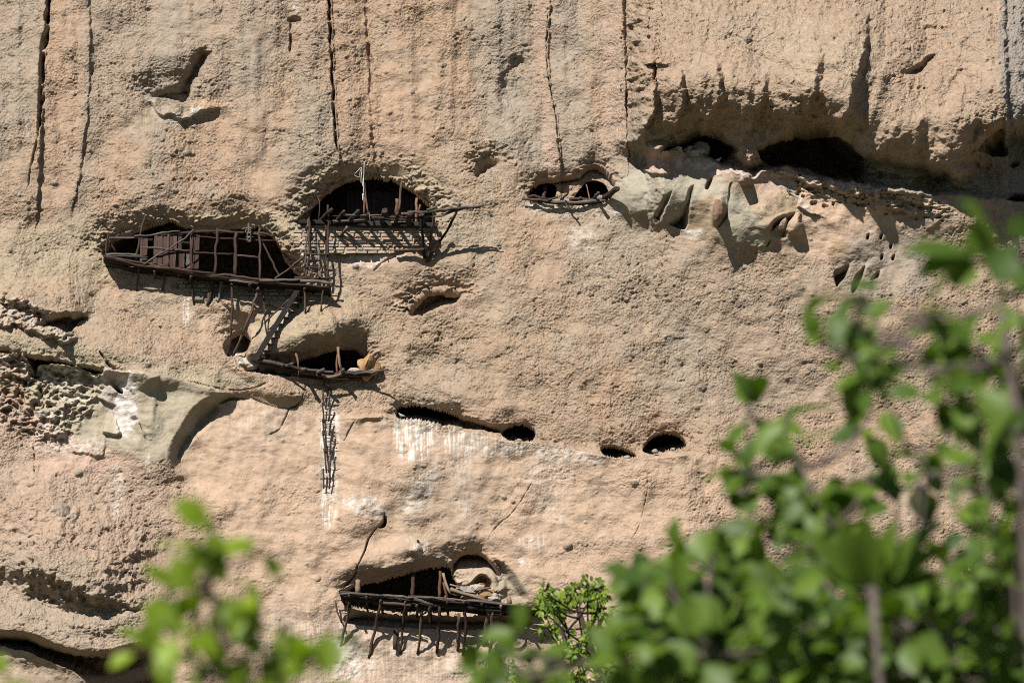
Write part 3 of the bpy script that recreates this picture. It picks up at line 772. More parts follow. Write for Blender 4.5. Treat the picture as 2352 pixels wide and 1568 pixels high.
def parent_loc(p):
    l = Vector(p.location); q = p.parent
    while q: l = l + Vector(q.location); q = q.parent
    return l

def tube_geo(pts, radii, sides=7, wob=.14, crook=.5, per=.16):
    """an irregular round pole through pts"""
    pts = [Vector(p) for p in pts]
    n = len(pts); L = [0]
    for i in range(1, n): L.append(L[-1] + (pts[i] - pts[i - 1]).length)
    tot = L[-1]; k = max(3, min(40, int(tot / per) + 2))
    cm = catmull([tuple(p) for p in pts], 8)
    cl = np.concatenate([[0], np.cumsum(np.linalg.norm(np.diff(cm, axis=0), axis=1))])
    verts, faces, grain = [], [], []
    ph = rs.uniform(0, 6)
    for i in range(k):
        f = i / (k - 1)
        s = f * cl[-1]
        c = Vector([float(np.interp(s, cl, cm[:, j])) for j in range(3)])
        s2 = min(cl[-1], s + .02); s1 = max(0, s - .02)
        tg = Vector([float(np.interp(s2, cl, cm[:, j]) - np.interp(s1, cl, cm[:, j])) for j in range(3)]).normalized()
        r = radii[0] + (radii[1] - radii[0]) * f
        ref = Vector((0, 0, 1)) if abs(tg.z) < .9 else Vector((1, 0, 0))
        a = tg.cross(ref).normalized(); b = tg.cross(a)
        if 0 < i < k - 1:
            c = c + (a * rs.uniform(-1, 1) + b * rs.uniform(-1, 1)) * r * crook
        r *= rs.uniform(1 - wob, 1 + wob)
        for j in range(sides):
            an = ph + j * 2 * math.pi / sides
            rr = r * rs.uniform(1 - wob * .7, 1 + wob * .7)
            verts.append(c + (a * math.cos(an) + b * math.sin(an)) * rr)
            grain.append((j * 1.3, j * .4, s * 2.2))
    for i in range(k - 1):
        for j in range(sides):
            j2 = (j + 1) % sides
            faces.append((i * sides + j, i * sides + j2, (i + 1) * sides + j2, (i + 1) * sides + j))
    faces.append(tuple(range(sides))[::-1]); faces.append(tuple((k - 1) * sides + j for j in range(sides)))
    return verts, faces, grain
def pole(name, mat, pts, r0, r1=None, parent=None, sides=7, **kw):
    r0 *= .72; r1 = r0 if r1 is None else r1 * .72
    v, f, g = tube_geo(pts, (r0, r1), sides, **kw)
    return link_mesh(name, v, f, mat, parent, g, smooth=True, origin=None if parent else pts[0])

def plank_geo(p0, p1, w, h, up=(0, 0, 1), warp=.012, cuts=5):
    p0, p1 = Vector(p0), Vector(p1)
    tg = (p1 - p0).normalized(); up = Vector(up)
    sd = tg.cross(up)
    sd = sd.normalized() if sd.length > .05 else Vector((1, 0, 0))
    up = sd.cross(tg).normalized()
    L = (p1 - p0).length
    verts, faces, grain = [], [], []
    off = rs.uniform(0, 50)
    bv = min(w, h) * .18
    prof = [(-w / 2 + bv, -h / 2), (w / 2 - bv, -h / 2), (w / 2, -h / 2 + bv), (w / 2, h / 2 - bv), (w / 2 - bv, h / 2), (-w / 2 + bv, h / 2), (-w / 2, h / 2 - bv), (-w / 2, -h / 2 + bv)]
    for i in range(cuts + 1):
        f = i / cuts
        c = p0.lerp(p1, f) + up * rs.uniform(-warp, warp) + sd * rs.uniform(-warp, warp)
        if i in (0, cuts): c += tg * 0
        ws = rs.uniform(.9, 1.08)
        for j, (x, y) in enumerate(prof):
            e = rs.uniform(-.03, .03) if i in (0, cuts) else 0
            verts.append(c + sd * (x * ws) + up * y + tg * e)
            grain.append((off + x * 60, y * 60, f * L * 2.0))
    n = 8
    for i in range(cuts):
        for j in range(n):
            j2 = (j + 1) % n
            faces.append((i * n + j, i * n + j2, (i + 1) * n + j2, (i + 1) * n + j))
    faces.append(tuple(range(n))[::-1]); faces.append(tuple(cuts * n + j for j in range(n)))
    return verts, faces, grain
def plank(name, mat, p0, p1, w, h, parent=None, up=(0, 0, 1), warp=.012):
    v, f, g = plank_geo(p0, p1, w, h, up, warp)
    return link_mesh(name, v, f, mat, parent, g, smooth=False, origin=None if parent else p0)

def rock_geo(c, sx, sy, sz, seed, sub=2, jag=.25):
    import bmesh
    bm = bmesh.new()
    bmesh.ops.create_icosphere(bm, subdivisions=sub, radius=1.0)
    r = random.Random(seed)
    ph = [(r.uniform(-2.2, 2.2), r.uniform(-2.2, 2.2), r.uniform(-2.2, 2.2), r.uniform(0, 6)) for _ in range(5)]
    vs = []
    for v in bm.verts:
        k = 1 + sum(math.sin(p[0] * v.co.x * 1.6 + p[1] * v.co.y * 1.6 + p[2] * v.co.z * 1.6 + p[3]) for p in ph) * jag / 2.5 + r.uniform(-.04, .04)
        vs.append(Vector(c) + Vector((v.co.x * sx * k, v.co.y * sy * k, v.co.z * sz * k)))
    fs = [tuple(x.index for x in f.verts) for f in bm.faces]
    bm.free()
    return vs, fs
def rock(name, label, c, sx, sy, sz, mat, group=None, seed=1, cat="rock", jag=.25):
    v, f = rock_geo(c, sx, sy, sz, seed, 2, jag)
    return tag(link_mesh(name, v, f, mat, None, None, smooth=False, origin=c), label, cat, group)

def mk(ou, ov, k):
    return lambda x, y, d: P(ou + k * x, ov + k * y, d)
k2 = mk(229.7, 470.9, .14648); k3 = mk(516.8, 470.9, .14648); k4 = mk(660.4, 367.5, .19532)
k5 = mk(488.1, 620.2, .18311); k6 = mk(746.5, 1251.8, .21973); k7 = mk(1177.2, 356.0, .14648); k8 = mk(631.6, 832.6, .20148)
def line(k, *p): return [k(*q) for q in p]
PX = 1 / 93.8

# ================================================================== left gallery (cave with the brown boards)
SA = max(surf(300, 600), surf(500, 650), surf(720, 660)) + .02
f0 = SA + .62
gal = thing("timber_gallery", "long railed timber gallery of brown poles across the left cave mouth", "gallery", P(500, 640, SA + .3))
# deck: boards laid along the gallery, following its bend
edge = [(238, 590), (300, 598), (337, 612), (400, 619), (440, 628), (500, 636), (560, 643), (640, 650), (700, 653), (757, 660)]
for r_ in range(6):
    dd = f0 - .05 - r_ * .2
    i = 0
    while i < len(edge) - 1:
        j = min(len(edge) - 1, i + rs.choice((2, 3, 3)))
        a, b = edge[i], edge[j]
        dv = -30 * .0
        pa = P(a[0], a[1], f0); pb = P(b[0], b[1], f0)
        pa.y = -dd; pb.y = -dd
        pa.z += rs.uniform(-.015, .015); pb.z += rs.uniform(-.015, .015)
        plank("deck_board", WOOD if r_ == 0 else BLACKWOOD, pa, pb, .19, .045, gal, warp=.02)  # inner rows coloured black: the deck's underside shade is painted in
        i = j
for u0, v0 in ((355, 621), (440, 634), (575, 652), (700, 662)):
    pa = P(u0, v0, f0 + .0); pb = Vector((pa.x - rs.uniform(-.1, .25), -(SA - .5), pa.z - .02))
    pole("joist", WOOD, [pa, pb], .055, .05, gal)
def rl(name, mat, k, pts, r, d=None, par=gal, r1=None, **kw):
    dd = f0 if d is None else d
    return pole(name, mat, [k(x, y, dd) for x, y in pts], r, r1, par, **kw)
rl("post", WOOD, k2, [(130, 465), (100, 640), (75, 840)], .026)
rl("brace", WOOD, k2, [(135, 540), (200, 650), (250, 750)], .022, f0 - .15)
rl("post", WOOD, k2, [(708, 165), (640, 420), (600, 640), (570, 850)], .034, r1=.045)
rl("post", REDWOOD, k2, [(1075, 435), (1065, 700), (1055, 975)], .045)
rl("post", REDWOOD, k2, [(1440, 445), (1440, 740), (1430, 1040)], .055, sides=6)
rl("post", REDWOOD, k2, [(1850, 365), (1820, 700), (1800, 1090)], .052)
rl("post", REDWOOD, k2, [(2138, 440), (2125, 760), (2128, 1105)], .062, sides=6)
rl("post", REDWOOD, k3, [(552, 360), (530, 440), (548, 640), (545, 1175)], .042)
rl("rail", WOOD, k2, [(1180, 438), (1450, 424), (1660, 405), (1850, 415), (2310, 438), (2700, 470), (2720, 480)], .05)
rl("rail", REDWOOD, k3, [(330, 440), (520, 455), (640, 490)], .055, r1=.02)
rl("rail", WOOD, k2, [(870, 455), (1440, 488), (1820, 515), (2310, 545), (2750, 560)], .028, f0 - .06)
rl("rail", WOOD, k3, [(250, 535), (400, 550), (655, 566)], .026, f0 - .06)
rl("rail", WOOD, k2, [(660, 668), (870, 670), (1070, 705), (1420, 715)], .034)
rl("rail", WOOD, k2, [(1460, 742), (1800, 762), (2100, 765)], .03)
rl("rail", REDWOOD, k3, [(195, 792), (380, 805), (530, 825)], .036)
rl("rail", GREYWOOD, k2, [(140, 515), (450, 515), (735, 512)], .032)
rl("rail", GREYWOOD, k2, [(530, 488), (800, 468), (980, 430), (1250, 410)], .032, f0 + .05)
rl("rail", GREYWOOD, k2, [(95, 775), (300, 765), (620, 792)], .036)
rl("rail", GREYWOOD, k2, [(95, 792), (450, 805), (755, 820)], .03, f0 + .04)
rl("brace", GREYWOOD, k2, [(690, 930), (880, 790), (1080, 700), (1180, 610), (1300, 545), (1470, 385)], .03, f0 + .09)
rl("edge_beam", WOOD, k2, [(240, 840), (430, 890), (690, 965), (1060, 985), (1420, 1040), (1800, 1080)], .042, f0 + .05)
rl("edge_beam", ORANGEWOOD, k2, [(660, 885), (1040, 955), (1430, 1020)], .026, f0 - .06)
rl("edge_beam", WOOD, k2, [(1750, 1100), (2000, 1100), (2380, 1150), (2750, 1190)], .052, f0 + .06)
rl("edge_beam", GREYWOOD, k3, [(540, 1180), (900, 1180), (1190, 1165)], .045, f0 + .06)
rl("edge_beam", GREYWOOD, k3, [(1180, 1185), (1400, 1190), (1650, 1230)], .06, f0 + .06)
rl("edge_beam", WOOD, k2, [(1710, 1125), (2000, 1140), (2380, 1205), (2500, 1215)], .036, f0 + .1)
rl("edge_beam", GREYWOOD, k3, [(70, 1180), (300, 1205), (520, 1235)], .034, f0 + .1)
rl("edge_beam", WOOD, k3, [(1090, 1135), (1400, 1145), (1695, 1142)], .04, f0 - .05)
rl("edge_beam", ORANGEWOOD, k3, [(940, 1330), (1130, 1335)], .035, SA + .45)
rl("edge_beam", ORANGEWOOD, k3, [(920, 1365), (1060, 1375)], .045, SA + .4)
rl("brace", WOOD, k3, [(560, 510), (700, 800), (862, 1150)], .034, f0 - .1)
rl("brace", WOOD, k3, [(1250, 785), (1050, 960), (780, 1160)], .036, f0 - .05)
def prop(k, top, bot, r, dtop, mat=WOOD, par=gal, mid=None, name="prop", boff=.0):
    ou = {id(k2): (229.7, 470.9, .14648), id(k3): (516.8, 470.9, .14648), id(k5): (488.1, 620.2, .18311), id(k6): (746.5, 1251.8, .21973), id(k4): (660.4, 367.5, .19532)}[id(k)]
    sb = surf(ou[0] + ou[2] * bot[0], ou[1] + ou[2] * bot[1]) + boff
    pts = [k(top[0], top[1], dtop)]
    if mid: pts.append(k(mid[0], mid[1], (dtop + sb) / 2 + .05))
    pts.append(k(bot[0], bot[1], sb))
    return pole(name, mat, pts, r, r * .9, par)
prop(k2, (615, 880), (575, 1350), .036, f0 - .1, mid=(595, 1100))
prop(k2, (1020, 1040), (985, 1345), .042, f0 - .3)
prop(k2, (1432, 1090), (1470, 1545), .042, f0 - .2)
prop(k2, (1790, 1110), (1700, 1568), .05, f0 - .2)
prop(k2, (1745, 1240), (1685, 1568), .06, SA + .3, GREYWOOD)
prop(k2, (1905, 1190), (1855, 1540), .05, SA + .45, GREYWOOD)
prop(k5, (1150, 150), (1165, 545), .042, SA + .6)
prop(k5, (1400, 170), (1360, 515), .036, SA + .6)
# boards standing behind the railing
scr = thing("plank_screen", "red brown vertical board screen standing behind the left gallery railing", "board screen", k2(1050, 960, SA + .22))
dS = SA + .18
for x0, x1, y0, y1 in ((622, 658, 525, 900), (660, 745, 515, 858), (828, 892, 488, 958), (893, 980, 492, 950), (982, 1050, 495, 948), (1086, 1150, 492, 950), (1152, 1206, 490, 962),
                       (1208, 1270, 455, 972), (1262, 1322, 715, 978), (1352, 1412, 722, 1000), (1405, 1440, 500, 1010), (1462, 1478, 480, 1010), (1476, 1548, 478, 1025)):
    cx = (x0 + x1) / 2; w = (x1 - x0) * .14648 * PX * .97
    p0, p1 = k2(cx, y1, dS), k2(cx, y0, dS)
    p1.x = p0.x + rs.uniform(-.02, .02); p0.y = p1.y = -dS + rs.uniform(-.012, .012)
    plank("board", REDWOOD if x0 != 1352 else GREYWOOD, p0, p1, w, .03, scr, up=(0, -1, 0), warp=.006)
for y in (560, 900):
    plank("crosspiece", BLACKWOOD, k2(640, y - 20, dS - .06), k2(1545, y + 40, dS - .06), .09, .05, scr)
# wooden pulley lashed to the rail
pu = thing("pulley", "grey wooden pulley block with a cross stick lashed to gallery top rail", "pulley", k3(375, 440, f0 + .1))
plank("cross_stick", GREYWOOD, k3(275, 372, f0 + .12), k3(420, 362, f0 + .12), .05, .05, pu, warp=.003)
plank("cross_stick", GREYWOOD, k3(370, 280, f0 + .12), k3(372, 420, f0 + .12), .045, .045, pu, warp=.003)
for dx in (-26, 26):
    plank("block_cheek", GREYWOOD, k3(378 + dx, 425, f0 + .13), k3(378 + dx, 565, f0 + .13), .028, .08, pu, warp=.002)
for y in (430, 560):
    plank("block_end", GREYWOOD, k3(350, y, f0 + .13), k3(406, y, f0 + .13), .03, .07, pu, warp=.001)
pole("wheel", METAL, [k3(379, 505, f0 + .09), k3(379, 505, f0 + .17)], .042, .042, pu, sides=14, wob=.01, crook=0)
pole("axle", METAL, [k3(328, 500, f0 + .13), k3(450, 500, f0 + .13)], .01, .01, pu, crook=0, wob=.02)
pts = [k3(365 + 46 * math.cos(a), 412 + 30 * math.sin(a), f0 + .13 + .06 * math.sin(a * 2.3)) for a in np.linspace(0, 12.5, 26)]
pole("lashing", PALEWOOD, pts, .014, .014, pu, crook=.3, per=.04)

# stone footing under the gallery, and the wall under the upper platform
def masonry(name, label, poly, dwall, course, lo, hi, cols, seed, prot=.05, slope=0.0):
    r = random.Random(seed)
    poly = [tuple(p) for p in poly]
    def inside(u, v):
        c = False; n = len(poly)
        for i in range(n):
            (x0, y0), (x1, y1) = poly[i], poly[(i + 1) % n]
            if (y0 > v) != (y1 > v) and u < (x1 - x0) * (v - y0) / (y1 - y0) + x0: c = not c
        return c
    us = [p[0] for p in poly]; vs = [p[1] for p in poly]
    verts, faces, colr = [], [], []
    v = min(vs)
    while v < max(vs):
        h = r.uniform(*course); u = min(us) - r.uniform(0, 10)
        while u < max(us):
            w = r.uniform(lo, hi) * (1.5 if r.random() < .2 else 1)
            cu, cv = u + w / 2, v + h / 2 + slope * (u - us[0])
            if inside(cu, cv):
                d = dwall + r.uniform(-.3, 1) * prot
                col = r.choice(cols); q = r.uniform(.85, 1.12); col = tuple(x * q for x in col)
                g = .9
                base = len(verts)
                cn = [(u + g + r.uniform(0, 1.5), cv - h / 2 + g * .6 + r.uniform(0, 1)), (u + w - g - r.uniform(0, 1.5), cv - h / 2 + g * .6 + r.uniform(0, 1)),
                      (u + w - g - r.uniform(0, 1.5), cv + h / 2 - g * .4 - r.uniform(0, 1)), (u + g + r.uniform(0, 1.5), cv + h / 2 - g * .4 - r.uniform(0, 1))]
                for (x, y) in cn: verts.append(P(x, y, dwall - .12))
                for (x, y) in cn: verts.append(P(x, y, d - .02))
                for (x, y) in cn: verts.append(P(x + (cu - x) * .14, y + (cv - y) * .18, d + r.uniform(-.008, .008)))
                colr += [col] * 12
                for a in (0, 4):
                    for i in range(4):
                        faces.append((base + a + i, base + a + 4 + i, base + a + 4 + (i + 1) % 4, base + a + (i + 1) % 4))
                faces.append((base + 11, base + 10, base + 9, base + 8))
            u += w
        v += h
    # mortar bed behind the stones
    base = len(verts)
    for (x, y) in poly: verts.append(P(x, y, dwall - .035))
    for (x, y) in poly: verts.append(P(x, y, dwall - .6))
    n = len(poly)
    colr += [(.40, .315, .235)] * (2 * n)
    faces.append(tuple(base + i for i in range(n))[::-1])
    for i in range(n): faces.append((base + i, base + n + i, base + n + (i + 1) % n, base + (i + 1) % n)[::-1])
    o = link_mesh(name, verts, faces, MASON, None, None, smooth=False, origin=P(sum(us) / n, max(vs), dwall))
    a = o.data.attributes.new("stone_colour", 'FLOAT_COLOR', 'POINT')
    a.data.foreach_set("color", np.array([c + (1,) for c in colr], F32).ravel())
    return tag(o, label, "stone wall")
fo = .62
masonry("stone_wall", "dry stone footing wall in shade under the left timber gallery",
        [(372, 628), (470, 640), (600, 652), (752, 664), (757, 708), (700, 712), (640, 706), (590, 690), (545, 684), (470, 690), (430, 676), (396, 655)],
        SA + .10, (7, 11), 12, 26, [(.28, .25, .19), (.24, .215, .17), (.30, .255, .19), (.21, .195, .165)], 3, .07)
SB = surf(840, 545)
masonry("stone_wall", "sunlit mortared wall of pale stone and thin red tile under the upper platform",
        [(684, 516), (760, 517), (860, 519), (1003, 519), (1003, 545), (986, 572), (930, 574), (900, 583), (840, 578), (790, 584), (700, 572), (676, 556)],
        max(SB, surf(700, 545), surf(960, 545)) + .05, (5.5, 9), 12, 30, [(.40, .31, .225), (.39, .305, .225), (.42, .32, .23), (.41, .27, .19), (.37, .31, .25), (.43, .34, .25), (.35, .31, .26)], 8, .03)
SB = max(SB, surf(700, 545), surf(960, 545)) + .05

# ================================================================== ladder and pole frame between the caves
fr = thing("pole_frame", "tall frame of thin bark poles standing round the ladder at gallery's right end", "pole frame", k3(1430, 1150, f0 - .2))
for pts, r, d in (([(1312, 180), (1300, 450), (1262, 770), (1240, 1120)], .032, f0 - .25), ([(1330, 115), (1320, 420), (1310, 760), (1255, 1170)], .034, f0 - .05),
                  ([(1612, 0), (1610, 90), (1620, 300), (1610, 700), (1595, 1190)], .036, f0 - .05), ([(1578, 300), (1585, 600), (1575, 1130)], .034, f0 - .3)):
    rl("pole", WOOD, k3, pts, r, d, fr)
rl("crossbar", WOOD, k3, [(1232, 762), (1420, 766), (1632, 776)], .032, f0, fr)
rl("crossbar", WOOD, k3, [(1255, 968), (1420, 975), (1590, 990)], .03, f0, fr)
def ladder(label, k, s1, s2, rungs, r, d, rr=.016, over=0, group=None, name="ladder", mat=WOOD, rmat=WOOD):
    dd = d if callable(d) else (lambda y: d)
    t = thing(name, label, "ladder", k(s1[-1][0], s1[-1][1], dd(s1[-1][1])), group)
    for s in (s1, s2):
        pole("stile", mat, [k(x, y, dd(y)) for x, y in s], r, r * .95, t)
    for x0, y0, x1, y1 in rungs:
        pole("rung", rmat, [k(x0, y0, dd(y0) + r * .5), k((x0 + x1) / 2, (y0 + y1) / 2, dd(y0) + r * .5), k(x1, y1, dd(y1) + r * .5)], rr, rr, t, crook=.3)
    return t
ladder("narrow pole ladder climbing from the long gallery to the upper platform", k3, [(1318, 380), (1312, 700), (1322, 1125)], [(1452, 335), (1460, 640), (1482, 1130)],
       [(1325, 440, 1445, 450), (1322, 602, 1460, 606), (1320, 740, 1462, 742), (1322, 882, 1465, 880), (1320, 950, 1470, 952), (1325, 1035, 1470, 1028)], .04,
       lambda y: SA + .15 + .45 * (y - 380) / 750, .022, mat=GREYWOOD)

# ================================================================== upper platform
pb = thing("timber_platform", "row of thick jutting beams with a skeletal rail in front of the arched upper cave", "platform", P(850, 518, SB))
fb = SB + .82
for b0, t0, r in (((195, 640), (285, 565), .07), ((380, 712), (520, 580), .062), ((562, 722), (668, 600), .05), ((705, 730), (832, 595), .06), ((905, 738), (955, 625), .06), ((1100, 745), (1140, 600), .075),
                  ((1262, 750), (1290, 628), .062), ((1420, 755), (1438, 625), .085), ((1580, 762), (1575, 625), .08)):
    sq = t0[0] > 1000 and t0[0] != 1290
    pts = [k4(b0[0] - (t0[0] - b0[0]) * .9, b0[1] - (t0[1] - b0[1]) * .9, SB - .75), k4(t0[0], t0[1], fb)]
    if sq: plank("beam", WOOD, pts[0], pts[1], r * 1.7, r * 1.7, pb)
    else: pole("beam", GREYWOOD if rs.random() < .4 else WOOD, pts, r, r, pb, crook=.25)
plank("wall_plate", BLACKWOOD, k4(140, 735, SB + .07), k4(900, 752, SB + .07), .13, .12, pb)
plank("wall_plate", BLACKWOOD, k4(880, 754, SB + .075), k4(1760, 768, SB + .075), .13, .12, pb)
for pts, r, d, m in (([(490, 657), (930, 660)], .025, fb - .3, WOOD), ([(650, 645), (1115, 652)], .03, fb - .2, GREYWOOD), ([(530, 716), (720, 715), (905, 704)], .034, SB + .2, GREYWOOD), ([(760, 678), (1100, 685)], .02, fb - .3, BLACKWOOD),
                     ([(970, 678), (1320, 680), (1700, 692)], .034, fb - .15, WOOD), ([(1215, 735), (1290, 728), (1470, 712)], .034, SB + .2, PALEWOOD), ([(980, 700), (1400, 712)], .025, fb - .35, BLACKWOOD), ([(960, 625), (975, 720)], .014, fb + .03, GREYWOOD)):
    rl("rail", m, k4, pts, r, d, pb)
for pts, r, d, m in (([(903, 260), (915, 420), (950, 620)], .034, SB + .5, WOOD), ([(1345, 240), (1330, 400), (1300, 620)], .04, SB + .4, WOOD), ([(1288, 460), (1275, 625)], .06, SB + .1, ORANGEWOOD), ([(1520, 450), (1515, 755)], .05, SB + .05, ORANGEWOOD),
                     ([(902, 430), (902, 640)], .035, SB + .12, ORANGEWOOD), ([(1560, 525), (1540, 610)], .035, SB + .1, ORANGEWOOD), ([(350, 420), (380, 520), (365, 700)], .022, SB - .3, WOOD)):
    rl("post", m, k4, pts, r, d, pb)
for pts, r, m, d0, d1 in (([(1335, 632), (1650, 605), (1900, 575), (2310, 535)], .05, GREYWOOD, fb - .02, fb + .1), ([(1600, 672), (1800, 655), (1980, 590), (2165, 555)], .046, GREYWOOD, fb - .1, fb + .02),
                          ([(1750, 608), (2000, 572), (2262, 560)], .04, WOOD, fb, fb), ([(1640, 590), (1700, 570), (1780, 515)], .045, GREYWOOD, fb + .05, fb + .1)):
    pole("outrigger", m, [k4(x, y, d0 + (d1 - d0) * i / (len(pts) - 1)) for i, (x, y) in enumerate(pts)], r, r * .8, pb)
prop(k4, (1732, 470), (1635, 1205), .05, fb + .05, par=pb, mid=(1700, 800), name="strut", boff=.02)
prop(k4, (1575, 640), (1612, 1150), .052, fb - .05, BLACKWOOD, par=pb, mid=(1590, 900), name="strut", boff=.02)
prop(k4, (2030, 515), (1645, 1200), .046, fb + .02, par=pb, mid=(1880, 820), name="strut", boff=.02)
plank("plank", WOOD, k4(1255, 1072, SB + .12), k4(1600, 1058, SB + .12), .14, .05, pb)
tag(pole("beam_stub", GREYWOOD, [k4(575, 950, SB - .3), k4(708, 788, SB + .42)], .062, .058, None, crook=.2), "short round beam end jutting from the sunlit masonry below the upper platform", "beam")
tag(pole("beam_stub", GREYWOOD, [k4(215, 850, SB - .1), k4(240, 770, SB + .3)], .05, .048, None, crook=.2), "stubby grey beam end beside the ladder head near the rock nose", "beam")
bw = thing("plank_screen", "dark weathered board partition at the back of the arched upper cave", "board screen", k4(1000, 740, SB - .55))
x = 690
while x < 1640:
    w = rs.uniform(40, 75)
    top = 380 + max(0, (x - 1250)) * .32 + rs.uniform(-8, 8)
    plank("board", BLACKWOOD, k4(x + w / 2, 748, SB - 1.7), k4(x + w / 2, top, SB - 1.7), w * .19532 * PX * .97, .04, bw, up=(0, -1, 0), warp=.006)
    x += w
# rope hanging from the pole
ro = thing("rope", "pale looped rope with a frayed tassel hanging in front of the arched upper cave", "rope", k4(900, 260, SB + .55))
dR = SB + .56
for pts, r in (([(903, 25), (898, 150), (895, 280), (892, 400)], .012), ([(790, 160), (830, 125), (866, 84), (875, 120), (866, 200), (866, 262), (880, 278), (897, 255), (890, 200), (886, 250), (880, 310)], .011),
               ([(788, 178), (825, 200), (858, 190), (868, 150)], .008), ([(858, 110), (850, 160), (856, 215)], .008)):
    pole("strand", ROPE, [k4(x_, y_, dR) for x_, y_ in pts], r, r, ro, sides=5, crook=.2, per=.05)
pole("tassel", ROPE, [k4(889, 398, dR), k4(887, 430, dR), k4(882, 475, dR)], .03, .012, ro, sides=8, crook=.1, per=.03)

# ================================================================== twin cave sill
ST = surf(1310, 462) + .05
tw = thing("timber_sill", "low timber sill of split logs across the twin round cave mouths", "sill", P(1310, 462, ST))
ft = ST + .16
for pts, r, m, d in (([(148, 690), (400, 705), (610, 730)], .05, WOOD, ft), ([(600, 728), (800, 745), (1020, 748), (1250, 728), (1460, 712)], .052, GREYWOOD, ft), ([(240, 658), (330, 640), (470, 670), (600, 705)], .045, WOOD, ft - .08),
                     ([(560, 700), (640, 690), (710, 655)], .04, GREYWOOD, ft + .05), ([(890, 692), (1080, 690), (1290, 695)], .06, REDWOOD, ft - .16), ([(380, 735), (600, 750), (780, 765)], .04, BLACKWOOD, ft - .08), ([(930, 770), (1200, 765), (1400, 740)], .035, BLACKWOOD, ft - .08)):
    rl("log", m, k7, pts, r, d, tw)
pole("beam", WOOD, [k7(750, 725, ft - .3), k7(860, 615, ft + .5)], .045, .03, tw)
pole("beam", GREYWOOD, [k7(1265, 712, ft - .4), k7(1345, 598, ft + .45)], .062, .055, tw)
plank("beam", WOOD, k7(1380, 712, ft - .4), k7(1645, 520, ft + .75), .13, .11, tw)
pole("beam", WOOD, [k7(1040, 720, ft - .2), k7(1070, 665, ft + .05)], .045, .04, tw)
tag(pole("stick", ORANGEWOOD, [k7(1148, 420, ST - .5), k7(1175, 540, ST - .3), k7(1210, 710, ST + .1)], .022, .024), "thin reddish stick leaning inside the larger of the twin caves", "stick")
tag(pole("stick", REDWOOD, [k7(500, 480, ST - .8), k7(492, 668, ST - .5)], .07, .06), "dull brown post standing inside the smaller of the twin caves", "post")
for i, (x, y, r, l) in enumerate(((345, 740, .07, "pale flat stone under the left end of the twin cave sill"), (770, 785, .07, "tan cobble under the middle of the twin cave sill"), (885, 808, .08, "grey oval cobble hanging below the twin cave sill"),
                                  (1390, 670, .09, "light stone on the sill at the right twin cave"))):
    rock("stone", l, k7(x, y, ST + (.06 if i < 3 else 0)), r * 1.35, r, r * .75, STONE_G if i % 2 else STONE_P, "loose stones at the twin caves", i + 40, "stone")

# ================================================================== props and stair below the gallery
SC = surf(700, 850)
def longprop(label, k, pts, r, ds, mat=WOOD):
    return tag(pole("prop_pole", mat, [k(x, y, d) for (x, y), d in zip(pts, ds)], r, r * .85), label, "pole", "long poles propping the gallery")
s1 = surf(530, 812) - .2
longprop("longest leaning pole from the gallery down to the small round hollow", k5, [(240, 150), (250, 430), (235, 790), (195, 1082)], .045, [f0 - .1, f0 - .15, .35 + s1, s1])
longprop("bent pole slanting left from the gallery into the small round hollow", k5, [(582, 190), (500, 470), (370, 820), (255, 1092)], .05, [f0 - .1, f0 - .15, .4 + s1, s1 + .05])
longprop("slender upright pole beside the stair ladder under the gallery", k5, [(638, 205), (655, 560), (672, 740), (690, 905)], .032, [f0 - .3, f0 - .3, f0 - .3, f0 - .35])
longprop("short diagonal pole tying the slender upright to the stair ladder", k5, [(1010, 330), (850, 470), (655, 660)], .034, [f0 - .35, f0 - .3, f0 - .25])
stt = thing("stair_ladder", "steep dark plank stair ladder slanting from the gallery to the small platform", "stair ladder", k5(540, 1140, SC + .5))
sd0 = lambda f: f0 - .2 + (SC + .45 - f0 + .2) * f
L0, L1 = ((1100, 190), (525, 1145)); R0, R1 = ((1180, 250), (640, 1140))
plank("stile", BLACKWOOD, k5(*L0, f0 - .1), k5(*L1, SC + .55), .05, .13, stt, up=(-.6, 0, .8), warp=.01)
plank("stile", BLACKWOOD, k5(*R0, f0 - .6), k5(*R1, SC + .12), .05, .13, stt, up=(-.6, 0, .8), warp=.01)
for i in range(11):
    f = .05 + i * .09
    a = k5(L0[0] + (L1[0] - L0[0]) * f, L0[1] + (L1[1] - L0[1]) * f, f0 - .1 + (SC + .65 - f0) * f)
    b = k5(R0[0] + (R1[0] - R0[0]) * f, R0[1] + (R1[1] - R0[1]) * f, f0 - .6 + (SC + .72 - f0) * f)
    plank("tread", REDWOOD if i % 3 else GREYWOOD, a, b, .15, .032, stt, up=(0.25, 0, 1))

# ================================================================== small middle platform
pc = thing("timber_platform", "narrow platform of loose boards at the mouth of the middle cave above the ladder chain", "platform", P(720, 850, SC + .1))
fc = SC + .38
for pts, w, m, d in (([(550, 1122), (880, 1185)], .13, GREYWOOD, fc), ([(840, 1175), (1090, 1232)], .1, WOOD, fc), ([(1060, 1232), (1505, 1276)], .09, GREYWOOD, fc - .02), ([(800, 1262), (960, 1285)], .12, ORANGEWOOD, fc - .3), ([(1000, 1292), (1340, 1312)], .1, ORANGEWOOD, fc - .25),
                     ([(800, 1290), (1320, 1335)], .1, BLACKWOOD, fc - .3), ([(1300, 1310), (1980, 1312)], .13, REDWOOD, fc - .1), ([(1650, 1283), (2000, 1276)], .1, WOOD, fc + .02), ([(1200, 1345), (1760, 1342)], .1, BLACKWOOD, fc - .3), ([(1480, 1358), (1700, 1362)], .05, PALEWOOD, fc - .2)):
    plank("board", m, k5(*pts[0], d), k5(*pts[1], d), w * .9, w * .6, pc)
